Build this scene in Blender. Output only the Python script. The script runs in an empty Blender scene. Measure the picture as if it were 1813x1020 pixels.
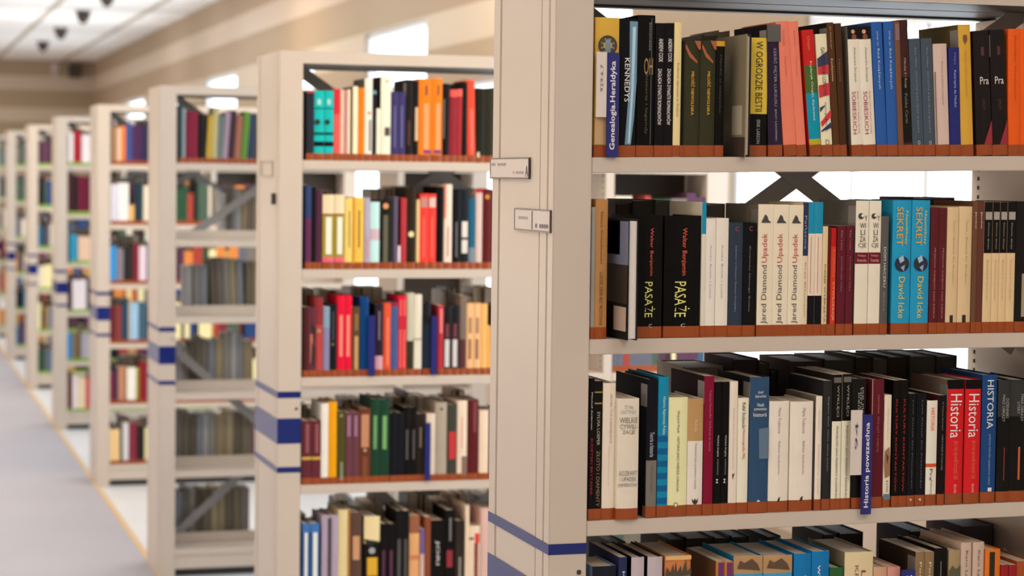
import bpy, math, random
from mathutils import Vector, Matrix

sc = bpy.context.scene
COL = sc.collection
# ------------------------------------------------------------------ camera
FPX = 3774.94
CAM = Vector((-1.186, -3.7122, 1.7825))
YAW, PITCH, ROLL = .2904, -.0517, .0122
_cy, _sy, _cp, _sp = math.cos(YAW), math.sin(YAW), math.cos(PITCH), math.sin(PITCH)
FW = Vector((_sy * _cp, _cy * _cp, _sp))
_r = Vector((_cy, -_sy, 0)); _u = _r.cross(FW)
RT = _r * math.cos(ROLL) + _u * math.sin(ROLL)
UP = _u * math.cos(ROLL) - _r * math.sin(ROLL)
cam_d = bpy.data.cameras.new('camera')
cam = bpy.data.objects.new('camera', cam_d); COL.objects.link(cam)
cam.matrix_world = Matrix(((RT.x, UP.x, -FW.x, CAM.x), (RT.y, UP.y, -FW.y, CAM.y), (RT.z, UP.z, -FW.z, CAM.z), (0, 0, 0, 1)))
cam_d.sensor_width = 36; cam_d.lens = FPX / 1813 * 36
cam_d.clip_end = 200
cam_d.dof.use_dof = True
cam_d.dof.focus_distance = 4.12
cam_d.dof.aperture_fstop = 4.2
sc.camera = cam

# ------------------------------------------------------------------ world, exposure
sc.view_settings.view_transform = 'Standard'; sc.view_settings.look = 'None'
sc.view_settings.gamma = 1; sc.view_settings.use_curve_mapping = False
sc.view_settings.exposure = 0.0
sc.cycles.use_denoising = True
sc.cycles.max_bounces = 8; sc.cycles.diffuse_bounces = 5; sc.cycles.transparent_max_bounces = 12
sc.cycles.sample_clamp_indirect = 6
W = bpy.data.worlds.new('sky'); sc.world = W; W.use_nodes = True
nt = W.node_tree; bg = nt.nodes['Background']
bg.inputs['Color'].default_value = (.92, .96, 1, 1); bg.inputs['Strength'].default_value = 4.0

def area(name, loc, sx, sy, power, col, rot=(0, 0, 0)):
    d = bpy.data.lights.new(name, 'AREA'); d.shape = 'RECTANGLE'; d.size = sx; d.size_y = sy
    d.energy = power; d.color = col
    o = bpy.data.objects.new(name, d); COL.objects.link(o); o.location = loc; o.rotation_euler = rot
    return o
WARM = (1, .80, .58); COOL = (.82, .91, 1); NEUT = (1, .955, .93)
LAMPS = []          # (x, y, size_x, size_y, power, colour): ceiling luminaires, some of them added fill, the fittings are built further down
for i, y in enumerate((-6.4, -3.6, -1.4, 1.6, 4.2, 7.0, 9.9, 12.7, 15.5, 18.3, 21.2, 24.0, 26.8)):
    LAMPS.append((-1.25, y, 1.2, .6, 16 if y < 20 else 48, WARM))
for y in (-4.6, -2.4): LAMPS.append((.9, y, 1.2, .6, 24, NEUT))  # added fill lamps on the camera side, for the near shelves
for y in (1.25, 6.95, 12.6): LAMPS.append((.75, y, 1.2, .6, 37, WARM))
for y in (4.2, 9.8, 15.4): LAMPS.append((.75, y, 1.2, .6, 14, COOL))  # added weak lamps that cool the shelf fronts in these gaps
# added fill lamps at the unseen left wall: one level, one tilted up to brighten the ceiling
area('left_side_fill', (-5.38, 10.5, 1.7), 1.8, 37, 150, (1, .73, .45), (0, -math.pi / 2, 0))
area('left_ceiling_fill', (-5.2, 10.5, .75), .9, 37, 430, (1, .97, .96), (0, -math.pi / 2 - 1.25, 0))
for x, y, sx, sy, p, c in LAMPS:
    area('lamp_light', (x, y, 3.435), sx - .06, sy - .06, p, c)

# ------------------------------------------------------------------ helpers
def ray(px, py): return FW + RT * ((px - 906.5) / FPX) - UP * ((py - 510) / FPX)
def on_y(px, py, Y):
    d = ray(px, py); return CAM + d * ((Y - CAM.y) / d.y)
def base_x(px, Y, Z):
    """X where the pixel column px meets the line y=Y, z=Z"""
    lo, hi = -3.0, 6.0
    for _ in range(40):
        m = (lo + hi) / 2
        v = Vector((m, Y, Z)) - CAM
        if 906.5 + FPX * v.dot(RT) / v.dot(FW) < px: lo = m
        else: hi = m
    return lo
def lin(c):
    return tuple(((v / 255) / 12.92 if v <= 10 else ((v / 255 + .055) / 1.055) ** 2.4) for v in c)

MATS = {}
def mat(name, col, rough=.5, metal=0., var=.06, scale=30., spec=.5, coat=0., bump=0.):
    if name in MATS: return MATS[name]
    m = bpy.data.materials.new(name); m.use_nodes = True
    n = m.node_tree.nodes; l = m.node_tree.links; b = n['Principled BSDF']
    b.inputs['Roughness'].default_value = rough; b.inputs['Metallic'].default_value = metal
    b.inputs['Specular IOR Level'].default_value = spec; b.inputs['Coat Weight'].default_value = coat
    b.inputs['Coat Roughness'].default_value = .25
    tc = n.new('ShaderNodeTexCoord'); no = n.new('ShaderNodeTexNoise'); no.inputs['Scale'].default_value = scale
    no.inputs['Detail'].default_value = 3
    mx = n.new('ShaderNodeMix'); mx.data_type = 'RGBA'
    mx.inputs[6].default_value = tuple(max(0, v * (1 - var)) for v in col) + (1,)
    mx.inputs[7].default_value = tuple(min(1, v * (1 + var)) for v in col) + (1,)
    l.new(tc.outputs['Object'], no.inputs['Vector']); l.new(no.outputs['Fac'], mx.inputs[0]); l.new(mx.outputs[2], b.inputs['Base Color'])
    if bump:
        bp = n.new('ShaderNodeBump'); bp.inputs['Strength'].default_value = bump; bp.inputs['Distance'].default_value = .002
        l.new(no.outputs['Fac'], bp.inputs['Height']); l.new(bp.outputs['Normal'], b.inputs['Normal'])
    MATS[name] = m
    return m
def seen(c):
    """base colour of a thing that reads as sRGB c on a front face"""
    q = lin(c); f = min(1, (max(q) / .05) ** .5); r, g, b = (v * f for v in q)
    return (min(.88, r * 1.3), min(.88, g * 1.42), min(.88, b * 1.48))
def cmat(c, rough=.33):
    c = tuple(c); nm = 'cover_%02x%02x%02x' % c
    return mat(nm + ('' if rough == .33 else '_matt'), seen(c), rough, var=.08, scale=14, spec=.16)
def side_mat(c):
    c = tuple(c); return mat('board_%02x%02x%02x' % c, seen(c), .6, var=.08, scale=14, spec=.03)
def ink(c):
    c = tuple(c); return mat('ink_%02x%02x%02x' % c, seen(c), .5, var=.02)

class MB:
    def __init__(s): s.v = []; s.f = []; s.m = []; s.mats = []
    def mi(s, m):
        if m not in s.mats: s.mats.append(m)
        return s.mats.index(m)
    def face(s, pts, m):
        k = len(s.v); s.v += [tuple(p) for p in pts]; s.f.append(tuple(range(k, k + len(pts)))); s.m.append(s.mi(m))
    def box(s, x0, x1, y0, y1, z0, z1, m):
        k = len(s.v)
        s.v += [(x, y, z) for z in (z0, z1) for y in (y0, y1) for x in (x0, x1)]
        for f in ((0, 2, 3, 1), (4, 5, 7, 6), (0, 1, 5, 4), (2, 6, 7, 3), (0, 4, 6, 2), (1, 3, 7, 5)):
            s.f.append(tuple(k + i for i in f)); s.m.append(s.mi(m))
    def prism(s, poly, y0, y1, m):
        """polygon in (x, z), run along y"""
        n = len(poly); k = len(s.v)
        s.v += [(x, y0, z) for x, z in poly] + [(x, y1, z) for x, z in poly]
        s.f.append(tuple(k + i for i in range(n))); s.m.append(s.mi(m))
        s.f.append(tuple(k + n + i for i in reversed(range(n)))); s.m.append(s.mi(m))
        for i in range(n):
            j = (i + 1) % n; s.f.append((k + j, k + i, k + n + i, k + n + j)); s.m.append(s.mi(m))
    def mesh(s, name, bevel=0):
        me = bpy.data.meshes.new(name); me.from_pydata(s.v, [], s.f)
        for m in s.mats: me.materials.append(m)
        me.polygons.foreach_set('material_index', s.m); me.update()
        import bmesh
        bm = bmesh.new(); bm.from_mesh(me); bmesh.ops.remove_doubles(bm, verts=bm.verts, dist=1e-6)
        bmesh.ops.recalc_face_normals(bm, faces=bm.faces)
        if bevel: bmesh.ops.bevel(bm, geom=[e for e in bm.edges if len(e.link_faces) == 2 and e.calc_face_angle(0) > .6], offset=bevel, segments=2, affect='EDGES', clamp_overlap=True)
        bm.to_mesh(me); bm.free()
        return me
    def build(s, name, parent=None, bevel=0):
        o = bpy.data.objects.new(name, s.mesh(name, bevel)); COL.objects.link(o)
        if parent: o.parent = parent
        return o
def empty(name, loc=(0, 0, 0), parent=None):
    o = bpy.data.objects.new(name, None); COL.objects.link(o); o.location = loc; o.empty_display_size = .05
    if parent: o.parent = parent
    return o
def tag(o, label, cat, group=None, kind=None):
    o['label'] = label; o['category'] = cat
    if group: o['group'] = group
    if kind: o['kind'] = kind
def struct(o): o['kind'] = 'structure'; return o
TEXTS = []
DIRS = {'d': ((0, 0, -1), (1, 0, 0), (0, -1, 0)), 'u': ((0, 0, 1), (-1, 0, 0), (0, -1, 0)), 'h': ((1, 0, 0), (0, 0, 1), (0, -1, 0)),
        's': ((0, -1, 0), (0, 0, 1), (-1, 0, 0))}
def text(body, colour, x0, x1, y, z0, z1, d, parent, name='title_lettering', bold=0.):
    """lettering filling the box x0..x1, z0..z1 (local) on the plane y; for d='s' the box is y0..y1 on a plane x"""
    c = bpy.data.curves.new(name, 'FONT'); c.body = body; c.align_x = 'CENTER'; c.align_y = 'CENTER'
    c.resolution_u = 2; c.offset = bold; c.size = 1
    o = bpy.data.objects.new(name, c); COL.objects.link(o); c.materials.append(ink(colour)); o.parent = parent
    TEXTS.append((o, x0, x1, y, z0, z1, d))
    return o
def place_texts():
    bpy.context.view_layer.update()
    dg = bpy.context.evaluated_depsgraph_get()
    mes = [bpy.data.meshes.new_from_object(t[0].evaluated_get(dg)) for t in TEXTS]
    for (f, x0, x1, y, z0, z1, d), me in zip(TEXTS, mes):
        nm = f.name; par = f.parent; cv = f.data; f.name = 'spent'
        o = bpy.data.objects.new(nm, me); COL.objects.link(o); o.parent = par; bpy.data.objects.remove(f); bpy.data.curves.remove(cv)
        me.name = nm
        bb = [v.co.copy() for v in me.vertices]
        if not bb: continue
        mn = Vector((min(b.x for b in bb), min(b.y for b in bb), 0)); mx = Vector((max(b.x for b in bb), max(b.y for b in bb), 0))
        w, h = max(mx.x - mn.x, 1e-4), max(mx.y - mn.y, 1e-4); c = (mn + mx) / 2
        ax, ay, az = (Vector(v) for v in DIRS[d])
        L, H = (z1 - z0, x1 - x0) if d in 'du' else (x1 - x0, z1 - z0)
        s, t = L / w, H / h
        ctr = Vector(((x0 + x1) / 2, y, (z0 + z1) / 2)) if d != 's' else Vector((y, (x0 + x1) / 2, (z0 + z1) / 2))
        org = ctr - ax * (c.x * s) - ay * (c.y * t)
        o.matrix_basis = Matrix(((ax.x * s, ay.x * t, az.x, org.x), (ax.y * s, ay.y * t, az.y, org.y), (ax.z * s, ay.z * t, az.z, org.z), (0, 0, 0, 1)))

# ------------------------------------------------------------------ materials of the place
M_STEEL = mat('cream_steel', (.62, .55, .48), .36, var=.025, scale=6, spec=.45)
M_BRACE = mat('grey_steel_brace', (.27, .27, .275), .45, var=.05)
M_TOPSHADE = mat('shaded_top_grey', (.055, .052, .048), .5, var=.05)  # shade under the bookcase tops, put into the colour
M_DARK = mat('dark_plinth', (.03, .03, .03), .6)
M_BLUE = mat('blue_stripe', (.004, .018, .17), .22, var=.03, spec=.6)
M_HOLE = mat('slot_dark', (.012, .012, .014), .8)
M_BACK = mat('brown_back_panel', (.055, .04, .027), .6, var=.1, scale=4)
M_TAPE = mat('brown_tape', (.33, .07, .015), .3, var=.14, scale=25, spec=.5)
M_TAPE2 = mat('green_tape', (.24, .42, .05), .4)
M_PAGES = mat('page_edges', (.62, .52, .40), .8, var=.12, scale=90)
M_PAGEW = mat('white_page_edges', (.78, .75, .72), .8, var=.06, scale=90)
M_PAPER = mat('paper_slip', (.72, .66, .62), .6, var=.03)
M_CLEAR = mat('label_rim', (.05, .045, .06), .25)
M_CALL = mat('call_sticker', (.20, .19, .18), .35, var=.1)

def wall_material(name, axis):
    """paint in level bands, a pale and a tan one in turn"""
    m = bpy.data.materials.new(name); m.use_nodes = True
    n = m.node_tree.nodes; l = m.node_tree.links; b = n['Principled BSDF']; b.inputs['Roughness'].default_value = .75
    g = n.new('ShaderNodeNewGeometry'); s = n.new('ShaderNodeSeparateXYZ'); l.new(g.outputs['Position'], s.inputs[0])
    r = n.new('ShaderNodeValToRGB'); mp = n.new('ShaderNodeMapRange')
    mp.inputs['From Min'].default_value = 0; mp.inputs['From Max'].default_value = 3.5
    l.new(s.outputs['Z'], mp.inputs['Value']); l.new(mp.outputs[0], r.inputs[0])
    r.color_ramp.interpolation = 'CONSTANT'
    tan, pale = (.38, .285, .195, 1), (.56, .465, .375, 1)
    e = r.color_ramp.elements; zs = [0, .5, 1.0, 1.5, 2.0, 2.27, 2.53, 2.74, 3.02, 3.22]
    e[0].position = 0; e[0].color = tan
    e[1].position = .5 / 3.5; e[1].color = pale
    for i, z in enumerate(zs[2:]):
        q = e.new(z / 3.5); q.color = tan if i % 2 == 0 else pale
    for q, c in zip(sorted(e, key=lambda q: q.position)[-6:], (tan, pale, tan, pale, tan, tan)): pass
    cols = {2.53: pale, 2.74: tan, 3.02: pale, 3.22: tan, 2.27: tan, 2.0: pale}
    for q in e:
        for z, c in cols.items():
            if abs(q.position - z / 3.5) < .004: q.color = c
    no = n.new('ShaderNodeTexNoise'); no.inputs['Scale'].default_value = 3
    mx = n.new('ShaderNodeMix'); mx.data_type = 'RGBA'; mx.blend_type = 'MULTIPLY'; mx.inputs[0].default_value = .12
    l.new(r.outputs[0], mx.inputs[6]); l.new(no.outputs['Color'], mx.inputs[7]); l.new(mx.outputs[2], b.inputs['Base Color'])
    return m
def ceiling_material():
    m = bpy.data.materials.new('ceiling_tiles'); m.use_nodes = True
    n = m.node_tree.nodes; l = m.node_tree.links; b = n['Principled BSDF']; b.inputs['Roughness'].default_value = .8
    g = n.new('ShaderNodeNewGeometry'); mp = n.new('ShaderNodeMapping'); l.new(g.outputs['Position'], mp.inputs[0])
    mp.inputs['Location'].default_value = (.4, 0, 0)
    br = n.new('ShaderNodeTexBrick'); br.offset = 0; br.inputs['Scale'].default_value = 1
    br.inputs['Brick Width'].default_value = .97; br.inputs['Row Height'].default_value = 1.25
    br.inputs['Mortar Size'].default_value = .042; br.inputs['Mortar Smooth'].default_value = .2
    br.inputs['Color1'].default_value = (.88, .875, .86, 1); br.inputs['Color2'].default_value = (.83, .82, .80, 1)
    br.inputs['Mortar'].default_value = (.42, .36, .29, 1)
    l.new(mp.outputs[0], br.inputs[0]); l.new(br.outputs[0], b.inputs['Base Color'])
    return m
M_WALL = wall_material('banded_wall_paint', 0)
M_CEIL = ceiling_material()
M_FLOOR = mat('pale_floor', (.68, .73, .79), .35, var=.06, scale=2)
M_CARPET = mat('grey_carpet', (.37, .38, .45), .5, var=.08, scale=1.2, spec=.35)
M_TRIM = mat('brass_edge', (.62, .45, .25), .4)
M_FRAME = mat('window_frame', (.72, .78, .84), .4)
M_GLASS = bpy.data.materials.new('window_glass'); M_GLASS.use_nodes = True
_n = M_GLASS.node_tree.nodes; _l = M_GLASS.node_tree.links; _n.clear()
_o = _n.new('ShaderNodeOutputMaterial'); _m = _n.new('ShaderNodeMixShader'); _t = _n.new('ShaderNodeBsdfTransparent'); _g = _n.new('ShaderNodeBsdfGlossy')
_g.inputs['Roughness'].default_value = .02; _m.inputs[0].default_value = .06
_t.inputs[0].default_value = (.95, .98, 1, 1)
_l.new(_t.outputs[0], _m.inputs[1]); _l.new(_g.outputs[0], _m.inputs[2]); _l.new(_m.outputs[0], _o.inputs[0])
M_LAMP = bpy.data.materials.new('lamp_diffuser'); M_LAMP.use_nodes = True
M_LAMP.node_tree.nodes['Principled BSDF'].inputs['Base Color'].default_value = (.9, .9, .88, 1)
M_LAMP.node_tree.nodes['Principled BSDF'].inputs['Emission Color'].default_value = (1, .95, .9, 1)
M_LAMP.node_tree.nodes['Principled BSDF'].inputs['Emission Strength'].default_value = .8

# ------------------------------------------------------------------ the room
XW, YF, XL, YB, ZC = 2.0, 29.3, -5.5, -8.5, 3.47
b = MB(); b.box(XL, XW, YB, YF, -.1, 0, M_FLOOR); struct(b.build('floor'))
b = MB(); b.box(XL, .0, YB, YF, 0.0005, .006, M_CARPET); struct(b.build('trim_1'))          # the carpet runner of the aisle
b = MB(); b.box(0.0, .03, YB, YF, 0.0005, .008, M_TRIM); struct(b.build('trim_2'))
b = MB(); b.box(XL, XW, YB, YF, ZC, ZC + .1, M_CEIL); struct(b.build('ceiling'))
b = MB(); b.box(XL, XW + .3, YF, YF + .2, 0, ZC, M_WALL); struct(b.build('wall_back'))
b = MB(); b.box(XL, XW + .3, YB - .2, YB, 0, ZC, M_WALL); struct(b.build('wall_front'))
b = MB(); b.box(XL - .2, XL, YB, YF, 0, ZC, M_WALL); struct(b.build('wall_left'))
# right wall, with openings: an upper light and a wider lower one under it
WINS = [(1.55, 3.36, 1.0, 4.04), (5.17, 6.95, 5.17, 8.0), (8.82, 10.53, 8.82, 12.03), (12.3, 14.0, 12.3, 15.4), (15.9, 17.9, 15.9, 18.9),
        (19.5, 21.3, 19.5, 22.3), (22.95, 25.05, 22.95, 26.0)]
ZS, ZM, ZT = .85, 2.33, 2.74
b = MB()
b.box(XW, XW + .09, YB, YF, 0, ZS, M_WALL); b.box(XW, XW + .09, YB, YF, ZT, ZC, M_WALL)
ylo = yup = YB
for u0, u1, l0, l1 in WINS:
    b.box(XW, XW + .09, ylo, l0, ZS, ZM, M_WALL); b.box(XW, XW + .09, yup, u0, ZM, ZT, M_WALL); ylo, yup = l1, u1
b.box(XW, XW + .09, ylo, YF, ZS, ZM, M_WALL); b.box(XW, XW + .09, yup, YF, ZM, ZT, M_WALL)
struct(b.build('wall_right'))
for i, (u0, u1, l0, l1) in enumerate(WINS):
    w = struct(empty('window_%d' % (i + 1), (XW + .03, (l0 + l1) / 2, ZS)))
    yc = (l0 + l1) / 2
    b = MB(); t = .04
    for (y0, y1, z0, z1) in ((l0, l1, 0, ZM - ZS), (u0, u1, ZM - ZS, ZT - ZS)):
        y0 -= yc; y1 -= yc
        b.box(0, .05, y0, y0 + t, z0, z1, M_FRAME); b.box(0, .05, y1 - t, y1, z0, z1, M_FRAME)
        b.box(0, .05, y0 + t, y1 - t, z0, z0 + t, M_FRAME)
        b.box(0, .05, y0 + t, y1 - t, z1 - t, z1, M_FRAME)
    b.build('window_frame', w)
    for f in (.22, .5, .8):
        ym = (u0 - yc) * (1 - f) + (u1 - yc) * f
        m_ = MB(); m_.box(.012, .034, ym, ym + .035, t, ZM - ZS - t, M_FRAME); m_.build('mullion', w)
    g = MB(); g.box(.02, .026, l0 - yc + t, l1 - yc - t, t, ZM - ZS - t, M_GLASS); g.box(.02, .026, u0 - yc + t, u1 - yc - t, ZM - ZS + t, ZT - ZS - t, M_GLASS)
    g.build('pane', w)
# ceiling luminaires, the added fill lamps among them
for i, (x, y, sx, sy, p, c) in enumerate(LAMPS):
    e = empty('ceiling_light', (x, y, ZC))
    side = 'over the carpeted aisle' if x < 0 else 'over the gaps between bookcases'
    tag(e, 'flat white ceiling light panel set in the tiles ' + side, 'ceiling light', 'ceiling light panels ' + side)
    b = MB(); a, q = sx / 2, sy / 2
    b.box(-a, a, -q, -q + .03, -.03, -.0005, M_STEEL); b.box(-a, a, q - .03, q, -.03, -.0005, M_STEEL)
    b.box(-a, -a + .03, -q + .03, q - .03, -.03, -.0005, M_STEEL); b.box(a - .03, a, -q + .03, q - .03, -.03, -.0005, M_STEEL)
    b.build('frame', e)
    b = MB(); b.box(-a + .03, a - .03, -q + .03, q - .03, -.018, -.0005, M_LAMP); b.build('diffuser', e)
# dark conical spotlights under the ceiling
def lathe(mb, prof, m, n=20):
    for (r0, z0), (r1, z1) in zip(prof, prof[1:]):
        for i in range(n):
            a0, a1 = 2 * math.pi * i / n, 2 * math.pi * (i + 1) / n
            mb.face([(r0 * math.cos(a0), r0 * math.sin(a0), z0), (r0 * math.cos(a1), r0 * math.sin(a1), z0), (r1 * math.cos(a1), r1 * math.sin(a1), z1), (r1 * math.cos(a0), r1 * math.sin(a0), z1)], m)
M_SPOT = mat('dark_spot', (.05, .035, .025), .4)
for i, (y, where) in enumerate(((16.64, 'first of the row from the camera end'), (19.04, 'second of the row from the camera end'), (21.85, 'third of the row from the camera end'), (24.6, 'last of the row before the end wall'))):
    e = empty('ceiling_spotlight', (.9, y, ZC)); tag(e, 'dark conical ceiling spotlight, ' + where, 'spotlight', 'dark cone spotlights on the ceiling')
    b = MB(); lathe(b, [(.085, -.0005), (.085, -.02), (.02, -.02)], M_SPOT); b.build('mounting_plate', e)
    b = MB(); lathe(b, [(.02, -.02), (.075, -.03), (.068, -.07), (.03, -.13), (.004, -.14)], M_SPOT); b.build('cone', e)
# two fittings high on the end wall
e = empty('wall_sensor', (1.42, YF, 3.33)); tag(e, 'small pale box sensor high on the end wall', 'sensor')
b = MB(); b.box(-.04, .04, -.06, -.001, -.08, .08, M_PAPER); b.build('housing', e, .01)
b = MB(); b.box(-.02, .02, -.067, -.06, -.05, -.01, M_SPOT); b.build('lens', e)
e = empty('loudspeaker', (1.71, YF, 3.31)); tag(e, 'small dark loudspeaker in the corner under the ceiling', 'loudspeaker')
b = MB(); b.box(-.1, .1, -.16, -.03, -.1, .1, M_SPOT); b.build('cabinet', e, .015)
b = MB(); b.box(-.03, .03, -.03, -.001, -.03, .03, M_SPOT); b.build('bracket', e)

# ------------------------------------------------------------------ bookcases
D, H, WP = .404, 2.166, .0735
XM0, XM1, XE0, XE1 = 1.07, 1.10, 1.42, 1.4935
ZSH = [1.829, 1.490, 1.152, .814, .470, .124]          # shelf tops, top one first
ORD = ['front', 'second', 'third', 'fourth', 'fifth', 'sixth', 'seventh', 'eighth']
S = 2.819
CASE = [(0, 0), (.010, S), (.003, 2 * S + .022), (.0115, 3 * S + .033), (.009, 4 * S - .02), (.0147, 5 * S + .03), (.012, 6 * S + .02), (.012, 7 * S + .02)]

def end_panel(x0, x1, flip):
    b = MB()
    def bx(a0, a1, y0, y1):
        if flip: a0, a1 = (x0 + x1) - a1, (x0 + x1) - a0
        b.box(a0, a1, y0, y1, .0, H, M_STEEL)
    bx(x0, x1, 0, .032); bx(x0 + .004, x1 - .002, .032, .038)
    bx(x0, x1 - .002, .038, .082); bx(x0 + .004, x1 - .002, .082, .088)
    bx(x0 + .0012, x1 - .002, .088, D - .052); bx(x0 + .004, x1 - .002, D - .052, D - .047); bx(x0, x1, D - .047, D)
    return b.mesh('end_panel', .0018)
ME_L, ME_R = end_panel(0, WP, False), end_panel(XE0, XE1, True)
b = MB(); b.box(XM0, XM1, .004, D - .004, 0, H - .04, M_STEEL); ME_MID = b.mesh('mid_upright', .001)
b = MB()
for yy in (.03, .37):
    for i in range(100): b.box(XM0 - .0006, XM0 + .001, yy - .004, yy + .004, .17 + i * .0195, .178 + i * .0195, M_HOLE)
ME_SLOT = b.mesh('slot_row')
def shelf(x0, x1, rear):
    b = MB(); t = .0285
    ya, yb, yl0, yl1 = (.002, .196, .192, .196) if not rear else (D - .196, D - .002, D - .196, D - .192)
    yf0, yf1 = (ya, ya + .012) if not rear else (yb - .012, yb)
    x0 += .0006; x1 -= .0006
    b.box(x0, x1, ya, yb, -.003, 0, M_STEEL)
    b.box(x0, x1, yf0, yf1, -t, -.003, M_STEEL)
    b.box(x0, x1, yl0, yl1, .0, .040, M_STEEL)
    b.box(x0, x0 + .003, ya + .012, yb - .012, -t, -.003, M_STEEL); b.box(x1 - .003, x1, ya + .012, yb - .012, -t, -.003, M_STEEL)
    b.box(x0, x1, (ya + yb) / 2 - .002, (ya + yb) / 2 + .002, -t + .004, -.003, M_STEEL)
    return b.mesh('shelf', .0012)
ME_SH = [shelf(WP, XM0, False), shelf(WP, XM0, True), shelf(XM1, XE0, False), shelf(XM1, XE0, True)]
def beam(y0, y1):
    b = MB(); b.box(WP, XE0, y0, y1, H - .038, H, M_STEEL); return b.mesh('top_beam')
ME_TOP = [beam(.002, .006), beam(D - .006, D - .002)]
b = MB()
for y0, y1 in ((.006, .050), (.060, .210), (.224, D - .040)): b.box(WP, XE0, y0, y1, H - .034, H - .030, M_TOPSHADE)
b.box(WP, XE0, D - .040, D - .0062, H - .0385, H - .030, M_TOPSHADE)
for x in (WP + .002, XM0 + .01, XE0 - .01): b.box(x, x + .008, .008, D - .042, H - .030, H - .022, M_TOPSHADE)
ME_TPAN = b.mesh('top_panel')
b = MB(); b.box(.12, 1.05, .1, .16, H - .029, H - .006, M_STEEL); ME_UP = b.mesh('added_uplight_bar')  # added bar, hidden between the beams, under the ceiling fill lamp
ME_BASE = []
for x0, x1 in ((WP, XM0), (XM1, XE0)):
    b = MB(); b.box(x0, x1, .006, D - .006, .036, .094, M_STEEL); ME_BASE.append(b.mesh('base_panel', .001))
b = MB(); b.box(WP, XE0, .03, D - .03, 0, .036, M_DARK); ME_PL = b.mesh('plinth')
def brace(xa, za, xb, zb, y0):
    L = math.hypot(xb - xa, zb - za); nx, nz = -(zb - za) / L * .019, (xb - xa) / L * .019
    b = MB(); b.prism([(xa + nx, za + nz), (xa - nx, za - nz), (xb - nx, zb - nz), (xb + nx, zb + nz)], y0, y0 + .0015, M_BRACE)
    return b.mesh('cross_brace')
zc1, zc2, xc = 1.79, .575, (WP + XM0) / 2
ME_BR = []
for zc, hh in ((zc1, .345), (zc2, .44)):
    ME_BR.append(brace(WP, zc + hh, XM0, zc - hh, .1985)); ME_BR.append(brace(WP, zc - hh, XM0, zc + hh, .2005))
b = MB(); b.box(XM1, XE0, .1975, .2025, .13, H - .1, M_BACK)
ME_BACK = b.mesh('back_panel')
def stripe(z0, z1, left):
    b = MB(); e = .0007
    if left:
        k = len(b.v); q = [(-e, D), (-e, -e), (WP, -e), (WP, -.0001), (-.0001, -.0001), (-.0001, D)]
        for i in range(6):
            (xa, ya), (xb, yb) = q[i], q[(i + 1) % 6]; b.face([(xa, ya, z0), (xb, yb, z0), (xb, yb, z1), (xa, ya, z1)], M_BLUE)
        for z in (z0, z1): b.face([(x, y, z) for x, y in (q[0], q[1], q[4], q[5])], M_BLUE); b.face([(x, y, z) for x, y in (q[1], q[2], q[3], q[4])], M_BLUE)
    else: b.box(XE0, XE1 + e, -e, -.0001, z0, z1, M_BLUE)
    return b.mesh('blue_stripe')
ME_ST = [stripe(z0, z1, l) for l in (True, False) for z0, z1 in ((1.089, 1.109), (.946, 1.025), (.855, .873))]
b = MB(); b.box(.055, .063, -.003, -.0001, 1.051, 1.059, M_SPOT); ME_BOLT = b.mesh('bolt', .001)

def holder(parent, y0, y1, z0, z1, slip, lines):
    M_CLEAR = MATS['label_rim'] if slip else mat('label_rim_cream', (.50, .45, .38), .3)
    h = MB(); x = -.0035
    h.box(x, -.0002, y0, y1, z0, z0 + .003, M_CLEAR); h.box(x, -.0002, y0, y1, z1 - .002, z1, M_CLEAR)
    h.box(x, -.0002, y0, y0 + .004, z0 + .003, z1 - .002, M_CLEAR); h.box(x, -.0002, y1 - .003, y1, z0 + .003, z1 - .002, M_CLEAR)
    o = h.build('label_holder', parent)
    if slip:
        p = MB(); p.box(x + .0008, -.0003, y0 + .004, y1 - .003, z0 + .003, z1 - .002, M_PAPER); p.build('paper_slip', o)
        for body, a0, a1, c0, c1, col in lines:
            text(body, col, a0, a1, x + .0002, c0, c1, 's', o, 'slip_lettering')
    return o
def add(me, parent, name=None, loc=None):
    o = bpy.data.objects.new(name or me.name, me); COL.objects.link(o); o.parent = parent
    if loc: o.location = loc
    return o
DESC = ['whose blue stripes stand closest to the camera', 'second from the camera end of the row', 'third from the camera end, its front shelves mostly bare', 'fourth from the camera end of the row',
        'fifth from the camera end, with green spine tapes', 'sixth from the camera end of the row', 'seventh from the camera end of the row', 'eighth from the camera end of the row']
BC = []
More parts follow.
